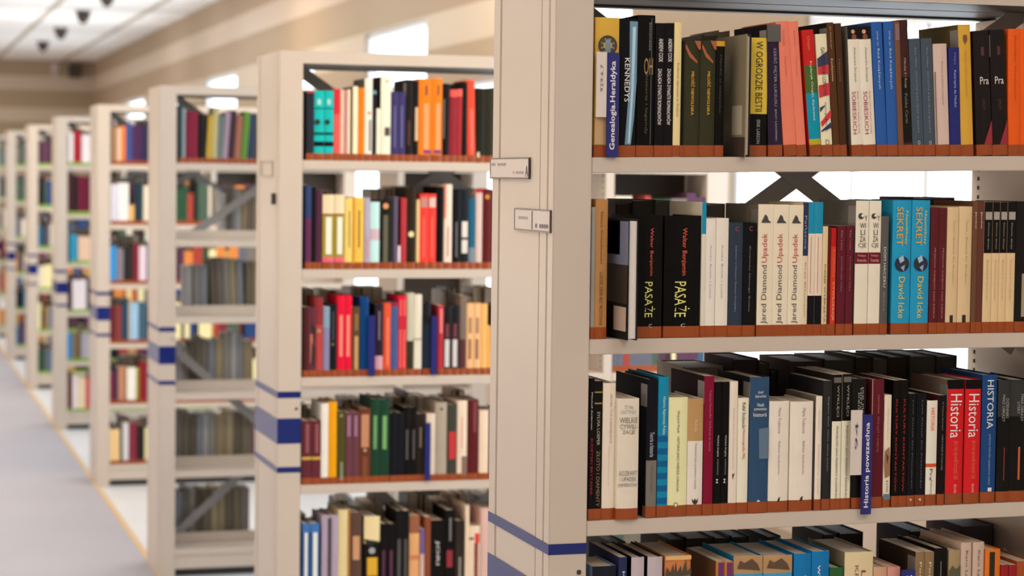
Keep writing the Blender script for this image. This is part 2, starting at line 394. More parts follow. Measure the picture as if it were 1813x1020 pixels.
for k, (cx, cyy) in enumerate(CASE):
    e = empty('bookcase', (cx, cyy, 0)); BC.append(e)
    tag(e, 'cream steel double-sided bookcase, ' + DESC[k], 'bookcase', 'steel bookcases standing along the aisle')
    add(ME_L, e); add(ME_R, e); u = add(ME_MID, e)
    s_ = add(ME_SLOT, u)
    for n, z in enumerate(ZSH):
        for j, me in enumerate(ME_SH):
            o = add(me, e, 'shelf', (0, 0, z))
            if k == 0 and n < 3:
                za, zb = ((-.0074, .0054), (-.0034, 0), (-.003, .0027))[n]
                sl = (zb - za) / .74
                o.rotation_euler.y = -sl; o.location.z = z + za - sl * .08
    add(ME_PL, e); add(ME_BACK, e)
    for me in ME_TOP + ME_BASE: add(me, e)
    add(ME_TPAN, e)['label'] = 'underside panel with its shade coloured in dark grey'
    for me in ME_BR: add(me, e)
    for me in ME_ST: add(me, e)['label'] = 'blue stripe wrapped around the end panel'
    add(ME_BOLT, e)
    area('added_ceiling_uplight', (cx + .62, cyy + .13, H - .002), 1.0, .06, 13, (1, .975, .96), (math.pi, 0, 0))  # added lamp, out of sight, brightens the ceiling
    add(ME_UP, e)
    if k == 0:
        holder(e, .145, .41, 1.780, 1.821, True, [('A', .151, .168, 1.785, 1.806, (30, 30, 40)), ('-- ----', .30, .40, 1.806, 1.811, (150, 130, 130)), ('- -----', .18, .25, 1.790, 1.795, (160, 140, 140))])
        holder(e, .008, .237, 1.682, 1.724, True, [('|', .118, .123, 1.686, 1.720, (60, 55, 66)), ('----', .15, .21, 1.704, 1.709, (150, 130, 130)), ('- ----', .02, .10, 1.690, 1.697, (90, 80, 90))])
    elif k == 1:
        holder(e, .11, .31, 1.778, 1.827, False, [])
        m_ = MB(); m_.box(-.012, -.0002, .055, .075, 1.69, 1.725, M_SPOT); m_.build('clip', e)

def shelf_z(k, n, x):
    z = ZSH[n]
    if k == 0 and n < 3:
        za, zb = ((-.0074, .0054), (-.0034, 0), (-.003, .0027))[n]
        z += za + (zb - za) / .74 * (x - .08)
    return z

# ------------------------------------------------------------------ books
def arc(w, d0, bulge, nseg=6):
    """spine outline from side to side, x across, y to the back"""
    return [(-w / 2 + w * i / nseg, d0 + bulge * ((2 * i / nseg - 1) ** 2)) for i in range(nseg + 1)]
def cover_mesh(w, h, d, col, bands, side, bulge, t):
    b = MB()
    pts = arc(w, 0, bulge); n = len(pts)
    mc = cmat(col); ms = side_mat(side or col)
    zs = sorted({0., h} | {h * (1 - f) for bd in bands for f in bd[:2]})
    def mband(z):
        f = 1 - z / h
        for f0, f1, c in bands:
            if f0 <= f <= f1: return cmat(c)
        return mc
    outer = [(-w / 2, d)] + pts + [(w / 2, d)]
    inner = [(-w / 2 + t, d)] + [(max(-w / 2 + t, min(w / 2 - t, x)), y + t) for x, y in pts] + [(w / 2 - t, d)]
    for z0, z1 in zip(zs, zs[1:]):
        for i in range(len(outer) - 1):
            (x0, y0), (x1, y1) = outer[i], outer[i + 1]
            sd = i == 0 or i == len(outer) - 2
            b.face([(x0, y0, z0), (x1, y1, z0), (x1, y1, z1), (x0, y0, z1)], ms if sd else mband((z0 + z1) / 2))
        for i in range(len(inner) - 1):
            (x0, y0), (x1, y1) = inner[i], inner[i + 1]
            b.face([(x0, y0, z1), (x1, y1, z1), (x1, y1, z0), (x0, y0, z0)], ms)
        for s in (0, -1):
            b.face([(outer[s][0], d, z0), (inner[s][0], d, z0), (inner[s][0], d, z1), (outer[s][0], d, z1)], ms)
    for z, up in ((0, 0), (h, 1)):
        m = mband(z)
        for i in range(len(outer) - 1):
            q = [outer[i], outer[i + 1], inner[i + 1], inner[i]]
            b.face([(x, y, z) for x, y in (q if up else q[::-1])], ms if i in (0, len(outer) - 2) else m)
    return b.mesh('cover')
def tape_mesh(w, bulge, m, h=.0215):
    b = MB(); e = .0005
    pts = [(-w / 2 - e * .4, .018)] + [(x * (1 + .8 * e / max(w, .004)), y - e) for x, y in arc(w, 0, bulge)] + [(w / 2 + e * .4, .018)]
    for (x0, y0), (x1, y1) in zip(pts, pts[1:]):
        b.face([(x0, y0, .0004), (x1, y1, .0004), (x1, y1, h), (x0, y0, h)], m)
    return b.mesh('spine_tape')
RNG = random.Random(5)
def make_book(name, x0, x1, Y, zb, h, d, col, o, tape=M_TAPE, fore=False):
    """a book whose spine (or fore-edge) covers x0..x1 at the plane Y; returns its root"""
    w = max(.004, x1 - x0 - .0003)
    e = empty(name, ((x0 + x1) / 2, Y, zb + .0004))
    bands = o.get('b', ()); t = .0024 if o.get('hard', w > .02) else .0009
    bulge = o.get('bulge', min(.0035, w * .1))
    mc = cover_mesh(w, h, d, col, bands, o.get('s'), bulge, t); c = add(mc, e, 'cover')
    b = MB(); b.box(-w / 2 + t, w / 2 - t, bulge + t + .0005, d - (.003 if t > .002 else .0003), (.003 if t > .002 else .0002), h - (.003 if t > .002 else .0002), o.get('pg', M_PAGES)); b.build('page_block', e)
    if tape and not o.get('notape'): add(tape_mesh(w, bulge, tape), e, 'spine_tape')
    for p in o.get('p', ()):
        b = MB(); y = -.0004
        if p[0] == 'o':
            _, u, v, r, cc = p; r *= w
            b.face([(-w / 2 + u * w + r * math.cos(a), y, h * (1 - v) + r * math.sin(a)) for a in [2 * math.pi * i / 20 for i in range(20)]], ink(cc))
        elif p[0] == 'r':
            _, u0, u1, v0, v1, cc = p
            b.face([(-w / 2 + u0 * w, y, h * (1 - v0)), (-w / 2 + u1 * w, y, h * (1 - v0)), (-w / 2 + u1 * w, y, h * (1 - v1)), (-w / 2 + u0 * w, y, h * (1 - v1))], ink(cc) if not isinstance(cc, str) else MATS[cc])
            y -= .0001
        else:
            _, poly, cc = p
            b.face([(-w / 2 + u * w, y - .0001, h * (1 - v)) for u, v in poly], ink(cc))
        pr = b.build('printed_mark', e)
        pr.location.y = -.00008 * (1 + o['p'].index(p))
    for tx in o.get('t', ()):
        body, cc, v0, v1, dr = tx[:5]; u0, u1 = tx[5:7] if len(tx) > 5 else (.28, .72)
        text(body, cc, -w / 2 + u0 * w, -w / 2 + u1 * w, -.0009, h * (1 - v1), h * (1 - v0), dr, e)
    if o.get('cl'):
        b = MB(); b.box(-w / 2 - .0004, -w / 2 + .0002, .002, .034, h - .052, h - .010, M_CALL); b.build('call_label', e)
    return e
def short(look):
    i = look.find(' book'); return look[:i + 5] if i > 0 else look
PALN = ['top', 'second', 'third', 'fourth', 'fifth', 'sixth']
USED = {}
def label_row(items, phrase, cat, group):
    """items: [(root, look)] in order along the shelf"""
    looks = [l for _, l in items]
    for i, (e, l) in enumerate(items):
        lab = l
        same = [j for j, q in enumerate(looks) if q == l]
        if len(same) > 1:
            j = same.index(i)
            prev = next((q for q in reversed(looks[:i]) if q != l), None); nxt = next((q for q in looks[i + 1:] if q != l), None)
            if len(same) == 2 and same[1] == same[0] + 1:
                nb = (prev if j == 0 else nxt)
                lab = l + ', touching ' + (short(nb) if nb else 'the post')
            else:
                lab = l + ', ' + ['first', 'second', 'third', 'fourth', 'fifth'][j] + ' of ' + ['two', 'three', 'four', 'five'][len(same) - 2]
        lab = lab + ', ' + phrase
        tag(e, lab, cat if 'divider' not in l else 'shelf divider', group)
def row(k, n, conv, items, group, phrase, Y0=.006, d=.15):
    """items: (xl, xr, top, colour, look, opts) in the crop's own coordinates; the bottom edge gives x"""
    out = []
    ox, oy, s = conv
    cx, cyy = CASE[k]; Y = cyy + Y0
    last = -9
    for it in items:
        a, b_, top, col, look = it[:5]; o = it[5] if len(it) > 5 else {}
        yy = Y - o.get('out', 0)
        xa, xb = base_x(ox + a * s, yy, ZSH[n] + .01), base_x(ox + b_ * s, yy, ZSH[n] + .01)
        xa = max(xa, cx + WP + .0006)
        if xa < last: xa = last
        if xb < xa + .004: xb = xa + .004
        last = xb if not o.get('free') else last
        zb = shelf_z(k, n, (xa + xb) / 2 - cx)
        zt = on_y(ox + (a + b_) / 2 * s, oy + top * s, yy).z
        h = zt - zb
        dd = o.get('d', min(.182, max(.12, h * .66 + RNG.uniform(-.006, .006))))
        e = make_book('book', xa, xb, yy, zb, h, dd, col, o, o.get('tape', M_TAPE))
        th = 0
        if 'xt' in o:
            xt = on_y(ox + o['xt'] * s, oy + top * s, yy).x
            th = math.atan2(xt - xa, h)
            if abs(th) > .004:
                px = (xa if th < 0 else xb)
                w2 = (xb - xa) / 2 * (1 if th < 0 else -1)
                e.rotation_euler.y = th
                e.location = (px + w2 * math.cos(th), yy, zb + .0004 + abs(w2 * math.sin(th)))
        out.append((e, look))
    return out
def label_and_go(rows, phrase, group): label_row(rows, phrase, 'book', group)

def divider(k, n, px0, px1, pxm, top, topb, bot, col, number, word, Yd=-.004):
    """plastic shelf divider: a white card with a number, a blue strip with a word that reads upwards"""
    cyy = CASE[k][1]; Y = cyy + Yd
    A = on_y(px0, (top + bot) / 2, Y); B = on_y(pxm, (top + bot) / 2, Y); Cc = on_y(px1, (top + bot) / 2, Y)
    zt = on_y(pxm, top, Y).z; ztb = on_y(pxm, topb, Y).z; zb = on_y(pxm, bot, Y).z
    e = empty('shelf_divider', (B.x, Y, zb)); h = zt - zb
    if px0 < pxm:
        b = MB(); b.box(A.x - B.x, 0, -.0008, .0008, h - (h * .62), h, M_PAPER); b.build('number_card', e)
        if number: text(number, (60, 50, 60), (A.x - B.x) * .62, (A.x - B.x) * .36, -.0012, h * .62, h * .88, 'u', e, 'number_lettering')
    b = MB(); b.box(.0002, Cc.x - B.x, -.003, .0015, 0, ztb - zb, mat('divider_blue', lin((34, 42, 120)), .3, var=.03)); b.build('name_strip', e, .0008)
    w = Cc.x - B.x
    if len(word) == 1: text(word, (225, 220, 225), w * .3, w * .8, -.0034, (ztb - zb) * .86, (ztb - zb) * .95, 'u', e, 'name_lettering', bold=.012)
    elif word: text(word, (225, 220, 225), w * .25, w * .8, -.0034, (ztb - zb) * .07, (ztb - zb) * .92, 'u', e, 'name_lettering', bold=.012)
    return e

exec_rows = []
# ---- data: front bookcase
BK, OFF, CR = (20, 19, 21), (222, 205, 190), (226, 208, 180)
G0 = 'books on the front bookcase'
NB = {'bulge': .0}
cA, cB = (1030, 0, 1 / 3.4), (1413, 0, 1 / 3.4)
r1a = [
 (75, 219, 106, (196, 152, 62), 'mustard yellow book with a dark round ornament', {'p': [('o', .5, .12 + .08, .40, (52, 48, 44)), ('o', .5, .20, .30, (176, 146, 80))] + [('o', .5 + .26 * math.cos(a * .785), .20 + .045 * math.sin(a * .785), .085, (60, 56, 48)) for a in range(8)] + [('r', .40, .62, .165, .275, (110, 122, 130)), ('o', .51, .17, .09, (120, 128, 130)), ('r', .0, 1, .70, .91, (176, 140, 100))]}),
 (219, 326, 112, (16, 20, 26), 'glossy black book with a pale blue streak', {'p': [('p', [(.55, .02), (1, .02), (.98, .45), (.86, .72), (.70, .91), (.36, .91), (.46, .70), (.58, .45)], (96, 128, 148)), ('p', [(.72, .06), (.9, .06), (.82, .5), (.64, .9), (.54, .9), (.68, .5)], (160, 186, 200))], 't': [('KENNEDYS', (225, 228, 228), .285, .60, 'd', .30, .58), ('Klan', (150, 170, 180), .40, .50, 'd', .62, .8)]}),
 (330, 435, 92, (15, 14, 16), 'tallest black book with gilt script', {'t': [('OH', (150, 120, 70), .30, .42, 'h', .35, .85), ('historia i legendy', (84, 70, 46), .42, .84, 'd', .40, .60), ('Simonetta', (120, 120, 120), .05, .25, 'd', .62, .75)], 'p': [('r', .74, .79, .02, .91, (60, 68, 76))]}),
 (437, 494, 140, (22, 21, 26), 'black book with broken white capitals', {'t': [('ANDREW COOK', (214, 208, 206), .115, .29, 'd', .3, .75), ('ZAGŁADA DYNASTII ROMANOWÓW', (214, 208, 206), .34, .76, 'd', .25, .75)]}),
 (494, 547, 140, (22, 21, 26), 'black book with broken white capitals', {'t': [('ANDREW COOK', (214, 208, 206), .115, .29, 'd', .3, .75), ('ZAGŁADA DYNASTII ROMANOWÓW', (214, 208, 206), .34, .76, 'd', .25, .75)]}),
 (548, 592, 135, (212, 190, 136), 'thin cream yellow book', {'t': [('Srebrna dynastia w Polsce', (130, 110, 80), .30, .70, 'd', .3, .7)]}),
 (592, 608, 246, (24, 22, 18), 'very thin black book', {}),
 (609, 706, 246, (52, 50, 32), 'dark olive book with a yellow title', {'t': [('MIŁOŚĆ NIEWOLNIKA', (214, 160, 40), .265, .64, 'd', .44, .68)], 'p': [('p', [(.1, .03), (.35, .10), (.8, .175), (.8, .195), (.3, .14), (.05, .06)], (150, 78, 40)), ('p', [(.6, .0), (1, .0), (1, .08), (.85, .07), (.75, .04)], (150, 78, 40))]}),
 (708, 800, 246, (52, 50, 32), 'dark olive book with a yellow title', {'t': [('MIŁOŚĆ NIEWOLNIKA', (214, 160, 40), .265, .64, 'd', .44, .68)], 'p': [('p', [(.1, .03), (.35, .10), (.8, .175), (.8, .195), (.3, .14), (.05, .06)], (150, 78, 40)), ('p', [(.6, .0), (1, .0), (1, .08), (.85, .07), (.75, .04)], (150, 78, 40))]}),
 (801, 853, 248, (18, 17, 15), 'black book with a mustard top edge', {'b': [(0, .045, (190, 140, 40))], 't': [('Miłość ci wszystko', (70, 66, 60), .12, .62, 'd', .35, .62)]}),
 (1012, 1114, 228, (20, 19, 20), 'black book with a big yellow title panel', {'b': [(0, .64, (206, 172, 62))], 't': [('W OGRODZIE BESTII', (34, 30, 22), .03, .62, 'd', .26, .66), ('ERIK LARSON', (150, 146, 146), .69, .89, 'd', .36, .56)], 's': (36, 34, 32)}),
 (1126, 1211, 150, (44, 32, 52), 'dark purple book with a grey sticker', {'xt': 1113, 'cl': 1, 'p': [('r', .02, .98, 0, .13, (78, 74, 70))], 't': [('SZEŚĆ PIĘTER LUKSUSU', (150, 136, 156), .18, .62, 'd', .40, .70), ('JERZY ŁADZIŃSKI', (150, 146, 156), .64, .88, 'd', .45, .64)], 's': (24, 22, 24)}),
 (1222, 1299, 132, (216, 116, 94), 'salmon pink book', {'xt': 1170, 't': [('Królowa', (176, 84, 70), .07, .18, 'd', .42, .6), ('Wspomnienia', (176, 84, 70), .26, .41, 'd', .42, .6)]}),
 (1300, 1356, 130, (216, 116, 94), 'salmon pink book', {'xt': 1246, 't': [('Królowa', (176, 84, 70), .07, .18, 'd', .42, .6), ('Wspomnienia', (176, 84, 70), .26, .41, 'd', .42, .6)]}),
]
r1b = [
 (76, 145, 182, (180, 34, 32), 'red, green and teal banded book with a ribbon', {'xt': 24, 'b': [(.28, .50, (66, 92, 40)), (.50, .865, (12, 132, 156)), (.865, .912, (170, 152, 40))], 't': [('Fryderyk Chopin, Karłowicz', (206, 220, 210), .25, .72, 'd', .40, .64), ('Chopin', (206, 120, 60), .05, .16, 'd', .3, .6)]}),
 (147, 213, 207, (224, 202, 170), 'cream book with red and navy flag strips', {'xt': 106, 'p': [('p', [(0, .20), (1, .14), (1, .25), (0, .28)], (40, 42, 74)), ('p', [(0, .27), (1, .25), (1, .33), (0, .33)], (186, 40, 48)), ('p', [(0, .42), (1, .40), (1, .50), (0, .52)], (186, 40, 48)), ('p', [(0, .60), (.55, .58), (0, .64)], (40, 42, 74)), ('p', [(0, .72), (1, .62), (1, .68), (.1, .76)], (186, 40, 48)), ('p', [(0, .79), (1, .72), (1, .77), (0, .80)], (40, 42, 74))], 't': [('GANGSTERSKI LONDYN', (30, 26, 32), .11, .50, 'd', .36, .70), ('George Beahm', (80, 70, 90), .56, .80, 'd', .4, .62), ('D', (110, 100, 40), .865, .91, 'h', .35, .7)]}),
 (215, 256, 137, (78, 46, 24), 'brown book with a pale title', {'xt': 172, 'cl': 1, 's': (40, 32, 26), 't': [('Kochanowo', (196, 172, 140), .27, .44, 'd', .3, .6), ('Jan Sztaudynger', (160, 130, 100), .03, .2, 'd', .3, .6)]}),
 (257, 296, 142, (66, 40, 24), 'dark brown book with a faint title', {'xt': 220, 't': [('Historia', (120, 86, 60), .27, .44, 'd', .3, .6)]}),
 (327, 398, 162, (214, 202, 184), 'white book with portrait and crimson title', {'xt': 298, 's': (120, 112, 98), 'b': [(0, .098, (30, 24, 24))], 'p': [('o', .42, .04, .16, (190, 140, 110)), ('o', .5, .08, .2, (120, 60, 40))], 't': [('SOBIESKICH', (150, 44, 74), .50, .83, 'd', .14, .46), ('Boski ród w blasku chwały', (170, 84, 104), .50, .83, 'd', .56, .72), ('Aleksandra Skrzypek', (110, 100, 90), .16, .43, 'd', .38, .6)]}),
 (399, 474, 162, (214, 202, 184), 'white book with portrait and crimson title', {'xt': 362, 'b': [(0, .098, (30, 24, 24))], 'p': [('o', .42, .04, .16, (190, 140, 110)), ('o', .5, .08, .2, (120, 60, 40))], 't': [('SOBIESKICH', (150, 44, 74), .50, .83, 'd', .14, .46), ('Boski ród w blasku chwały', (170, 84, 104), .50, .83, 'd', .56, .72), ('Aleksandra Skrzypek', (110, 100, 90), .16, .43, 'd', .38, .6)]}),
 (478, 542, 134, (40, 82, 146), 'royal blue book with small white title', {'xt': 441, 't': [('Jadwiga i Jan', (150, 170, 204), .07, .18, 'd', .38, .6), ('Ród Książęcych', (170, 190, 220), .20, .50, 'd', .36, .64)]}),
 (543, 607, 132, (40, 82, 146), 'royal blue book with small white title', {'xt': 515, 't': [('Jadwiga i Jan', (150, 170, 204), .07, .18, 'd', .38, .6), ('Ród Książęcych', (170, 190, 220), .20, .50, 'd', .36, .64)]}),
 (608, 640, 130, (112, 72, 50), 'worn brown leather book', {'xt': 578, 'p': [('r', .1, .9, .02, .14, (120, 90, 90))]}),
 (640, 693, 122, (60, 32, 30), 'dark maroon book', {'xt': 606, 'b': [(.42, .9, (30, 28, 24))], 't': [('Mikołaj II i Rosja', (170, 140, 130), .28, .50, 'd', .3, .6), ('Polska Carat', (120, 110, 100), .54, .76, 'd', .3, .6)]}),
 (695, 763, 234, (64, 74, 84), 'slate grey book, faint title', {'xt': 668, 't': [('Ewa Miller  OSTATNI KSIĄŻĘTA EUROPY', (120, 128, 136), .08, .81, 'd', .40, .62), ('o', (160, 160, 160), .87, .905, 'h', .4, .64)]}),
 (764, 830, 234, (64, 74, 84), 'slate grey book, faint title', {'xt': 740, 't': [('Ewa Miller  OSTATNI KSIĄŻĘTA EUROPY', (120, 128, 136), .08, .81, 'd', .40, .62), ('o', (160, 160, 160), .87, .905, 'h', .4, .64)]}),
 (834, 917, 266, (196, 168, 156), 'pinkish beige book with comb-bound edge', {'xt': 814, 'p': [('r', .02, .10, .25, .90, (110, 90, 84))], 't': [('Poczet królów i książąt', (150, 120, 112), .16, .55, 'd', .48, .66)]}),
 (918, 984, 288, (36, 40, 100), 'navy blue book', {'xt': 908, 't': [('Katarzyna de Medici', (150, 160, 210), .21, .55, 'd', .34, .62), ('Filipe', (120, 124, 160), .05, .16, 'd', .4, .6)]}),
 (986, 1060, 150, (196, 148, 56), 'golden yellow book with a brown crest', {'xt': 964, 'cl': 1, 's': (92, 78, 46), 'p': [('p', [(.36, .08), (.66, .08), (.7, .12), (.5, .155), (.34, .12)], (110, 70, 34))], 't': [('Herby rodów polskich', (170, 120, 40), .2, .55, 'd', .4, .6)]}),
 (1081, 1174, 188, (36, 29, 30), 'black book with a red foot triangle', {'xt': 1056, 's': (50, 34, 36), 'p': [('p', [(.98, .72), (.98, .91), (.45, .91)], (136, 28, 40)), ('r', .42, .62, .13, .2, (74, 30, 34))], 't': [('Pra', (208, 196, 190), .37, .43, 'h', .30, .86), ('JERZY', (80, 40, 44), .55, .64, 'd', .36, .6)]}),
 (1176, 1266, 182, (36, 29, 30), 'black book with a red foot triangle', {'xt': 1156, 'cl': 1, 'p': [('p', [(.98, .72), (.98, .91), (.45, .91)], (136, 28, 40)), ('r', .42, .62, .13, .2, (74, 30, 34))], 't': [('Pra', (208, 196, 190), .37, .43, 'h', .22, .80), ('JERZY', (80, 40, 44), .55, .64, 'd', .36, .6)]}),
 (1268, 1342, 176, (222, 84, 26), 'bright orange book', {'xt': 1268, 't': [('Stanisław Wasylewski', (150, 60, 30), .05, .56, 'd', .4, .6)]}),
 (1343, 1420, 174, (222, 84, 26), 'bright orange book', {'xt': 1341, 't': [('Stanisław', (150, 60, 30), .05, .56, 'd', .4, .6)]}),
]
R = row(0, 0, cA, r1a, G0, '') + row(0, 0, cB, r1b, G0, '')
label_row(R, 'top shelf, front bookcase', 'book', G0)
rib = None
for e, l in R:
    if 'ribbon' in l:
        rb = MB(); mr = ink((150, 20, 24)); h = .222
        for i in range(10):
            a0, a1 = math.pi * i / 10, math.pi * (i + 1) / 10
            rb.face([(-.009 * math.cos(a0) - .002, .012, h + .013 * math.sin(a0)), (-.009 * math.cos(a1) - .002, .012, h + .013 * math.sin(a1)), (-.009 * math.cos(a1) - .002, .0155, h + .013 * math.sin(a1)), (-.009 * math.cos(a0) - .002, .0155, h + .013 * math.sin(a0))], mr)
        rb.build('ribbon', e)
e = divider(0, 0, 1055, 1095, 1073.5, 92, 93, 278, None, '929:6.7', 'Genealogia.Heraldyka')
tag(e, 'blue and white shelf divider before the mustard book, top shelf, front bookcase', 'shelf divider', 'plastic shelf dividers')

# ---- second shelf of the front bookcase
cA, cB = (1030, 300, .31373), (1413, 300, .31373)
def pasaze(): return {'hard': 1, 't': [('Walter Benjamin', (206, 84, 62), .10, .49, 'd', .44, .60), ('PASAŻE', (206, 198, 110), .54, .83, 'd', .28, .70), ('C', (190, 190, 190), .885, .912, 'h', .46, .58)]}
def diamond(): return {'bulge': .0008, 'p': [('p', [(.2, .135), (.34, .10), (.44, .075), (.58, .09), (.66, .12), (.82, .135), (.8, .14), (.22, .14)], (60, 58, 60))], 't': [('Jared Diamond', (74, 70, 72), .46, .905, 'u', .26, .70), ('Upadek', (176, 56, 58), .22, .44, 'u', .26, .70)]}
def sekret(): return {'p': [('o', .5, .475, .39, (24, 34, 56)), ('p', [(.30, .43), (.55, .41), (.62, .45), (.40, .47)], (150, 170, 190)), ('p', [(.42, .50), (.66, .48), (.60, .53)], (120, 150, 180))], 't': [('SEKRET', (226, 150, 40), .05, .34, 'd', .18, .52), ('Największy', (214, 190, 60), .08, .33, 'd', .62, .78), ('David Icke', (226, 176, 52), .57, .88, 'd', .34, .66)]}
def cywil(): return {'bulge': .001, 'b': [(.385, .47, (104, 22, 36))], 'p': [('o', .38, .115, .22, (60, 58, 62)), ('o', .5, .11, .11, (214, 202, 186))], 't': [('WI', (70, 66, 66), .165, .205, 'h', .30, .75), ('LI', (70, 66, 66), .215, .255, 'h', .36, .70), ('ZA', (70, 66, 66), .265, .305, 'h', .30, .75), ('CJE', (70, 66, 66), .315, .355, 'h', .2, .8), ('Y', (70, 66, 66), .11, .15, 'h', .64, .88), ('Felipe', (200, 150, 150), .40, .42, 'h', .2, .8), ('Fernandez', (200, 150, 150), .43, .455, 'h', .15, .85)]}
def kwart(): return {'bulge': .001, 'b': [(0, .39, (26, 24, 26))], 'p': [('r', .1, .9, .075, .135, (150, 140, 130))], 't': [('Dawne dzieje', (150, 140, 130), .16, .36, 'd', .36, .6), ('ŚWIAT LUDZI', (170, 146, 116), .44, .75, 'd', .34, .6)]}
r2a = [
 (48, 70, 214, (140, 134, 124), 'thin grey white book', {}),
 (71, 140, 170, (168, 118, 70), 'tan brown book with dark lettering', {'t': [('LUDZIE ZIEMI BEZ PRZYSTANI', (92, 60, 36), .52, .90, 'd', .36, .62), ('Eliasz Sokołowski', (92, 60, 36), .09, .46, 'd', .4, .58)]}),
 (313, 452, 262, (17, 17, 19), 'thick black book with red and yellow lettering', pasaze()),
 (462, 668, 262, (17, 17, 19), 'thick black book with red and yellow lettering', pasaze()),
 (669, 694, 186, (206, 194, 178), 'thin cream book with a teal head', {'b': [(0, .235, (26, 128, 160))]}),
 (694, 750, 278, (222, 202, 190), 'pinkish white book', {'t': [('Aneks Bolek i Lolek', (150, 146, 160), .22, .68, 'd', .4, .56)]}),
 (752, 822, 276, (222, 202, 190), 'pinkish white book', {'t': [('Aneks Bolek i Lolek', (150, 146, 160), .22, .68, 'd', .4, .56)]}),
 (824, 904, 300, (44, 52, 66), 'slate blue book with a C mark', {'t': [('C', (150, 70, 76), .04, .075, 'h', .4, .66), ('Zabobon w Nowym Świecie Porządku', (120, 130, 146), .2, .78, 'd', .4, .58)]}),
 (906, 978, 303, (22, 22, 28), 'black book with a C mark', {'t': [('C', (150, 70, 76), .03, .07, 'h', .4, .66), ('Zmierzchy Nowego Świata', (120, 120, 120), .2, .78, 'd', .4, .58)]}),
 (985, 1072, 198, (222, 198, 174), 'cream book with a dark hill emblem', dict(diamond(), cl=1, s=(100, 94, 82))),
 (1072, 1158, 200, (222, 198, 174), 'cream book with a dark hill emblem', diamond()),
 (1159, 1240, 202, (222, 198, 174), 'cream book with a dark hill emblem', diamond()),
]
r2b = [
 (16, 49, 187, (208, 188, 158), 'thin cream book with a navy head', {'b': [(0, .40, (40, 50, 74))], 't': [('Państwa', (140, 150, 160), .1, .35, 'd', .3, .7), ('Kres Bizancjum', (130, 114, 90), .45, .86, 'd', .35, .65)]}),
 (50, 90, 186, (214, 192, 172), 'cream book, teal head, black foot', {'b': [(0, .235, (26, 128, 160)), (.70, .94, (24, 24, 32))], 'p': [('r', .3, .4, .26, .68, (180, 130, 120))]}),
 (90, 130, 186, (214, 192, 172), 'cream book, teal head, black foot', {'b': [(0, .235, (26, 128, 160)), (.70, .94, (24, 24, 32))], 'p': [('r', .3, .4, .26, .68, (180, 130, 120))]}),
 (131, 160, 322, (206, 180, 140), 'thin mottled cream book', {'t': [('DZIEJE WYBRZEŻA', (90, 60, 50), .35, .88, 'd', .25, .75)]}),
 (161, 177, 326, (90, 24, 26), 'very thin crimson book', {}),
 (178, 207, 333, (196, 52, 30), 'thin orange red book', {'b': [(0, .17, (170, 26, 24))], 't': [('CYWILIZACJE', (226, 170, 130), .50, .86, 'd', .25, .75), ('ROZMOWA', (206, 110, 60), .2, .46, 'd', .3, .7)]}),
 (213, 262, 321, (88, 26, 38), 'plain maroon book with faint title', {'t': [('Klan Lotos', (160, 100, 104), .04, .22, 'd', .36, .6), ('KULTURA NAD WISŁĄ', (150, 90, 94), .28, .6, 'd', .36, .6)]}),
 (264, 306, 320, (88, 26, 38), 'plain maroon book with faint title', {'t': [('Klan Lotos', (160, 100, 104), .04, .22, 'd', .36, .6), ('KULTURA NAD WISŁĄ', (150, 90, 94), .28, .6, 'd', .36, .6)]}),
 (314, 388, 178, (218, 202, 182), 'white book with maroon band, stacked letters', dict(cywil(), cl=1, s=(104, 100, 92))),
 (390, 457, 178, (218, 202, 182), 'white book with maroon band, stacked letters', cywil()),
 (459, 502, 265, (84, 80, 76), 'dark grey book with a white title', {'t': [('DOM HACZKU', (200, 196, 190), .26, .60, 'd', .34, .66), ('Barbara', (140, 136, 130), .64, .8, 'd', .4, .6)], 'cl': 1}),
 (526, 630, 175, (34, 138, 176), 'bright blue book with globe, orange title', sekret()),
 (633, 735, 175, (34, 138, 176), 'bright blue book with globe, orange title', sekret()),
 (738, 784, 216, (84, 28, 34), 'slim maroon book', {'t': [('PRZECIW DZIEJOM NAD RZEKĄ', (176, 116, 112), .32, .88, 'd', .38, .62)]}),
 (785, 829, 218, (84, 28, 34), 'slim maroon book', {'t': [('PRZECIW DZIEJOM NAD RZEKĄ', (176, 116, 112), .32, .88, 'd', .38, .62)]}),
 (831, 896, 214, (202, 172, 132), 'tan book with a small black emblem', {'p': [('r', .34, .62, .855, .915, (40, 36, 32))], 't': [('Życie i Śmierć Po Średniu', (150, 120, 84), .1, .6, 'd', .46, .66)]}),
 (898, 972, 210, (202, 172, 132), 'tan book with a small black emblem', {'p': [('r', .34, .62, .855, .915, (40, 36, 32))], 't': [('Życie i Śmierć Po Średniu', (150, 120, 84), .1, .6, 'd', .46, .66)]}),
 (974, 1002, 180, (98, 66, 48), 'brown book with a short title', {'t': [('Janów', (214, 196, 176), .08, .21, 'd', .35, .7)]}),
 (1003, 1036, 180, (92, 50, 40), 'reddish brown book with a short title', {'t': [('Janów', (214, 196, 176), .08, .21, 'd', .35, .7)]}),
 (1038, 1085, 185, (208, 176, 134), 'black over cream book', kwart()),
 (1086, 1126, 185, (208, 176, 134), 'black over cream book', kwart()),
 (1127, 1168, 185, (208, 176, 134), 'black over cream book', kwart()),
 (1169, 1216, 185, (208, 176, 134), 'black over cream book', kwart()),
 (1220, 1290, 182, (34, 31, 30), 'thick black book with a photo', {'p': [('r', .5, .95, .55, .88, (150, 130, 104))]}),
]
R = row(0, 1, cA, r2a, G0, '') + row(0, 1, cB, r2b, G0, '')
label_row(R, 'second shelf, front bookcase', 'book', G0)

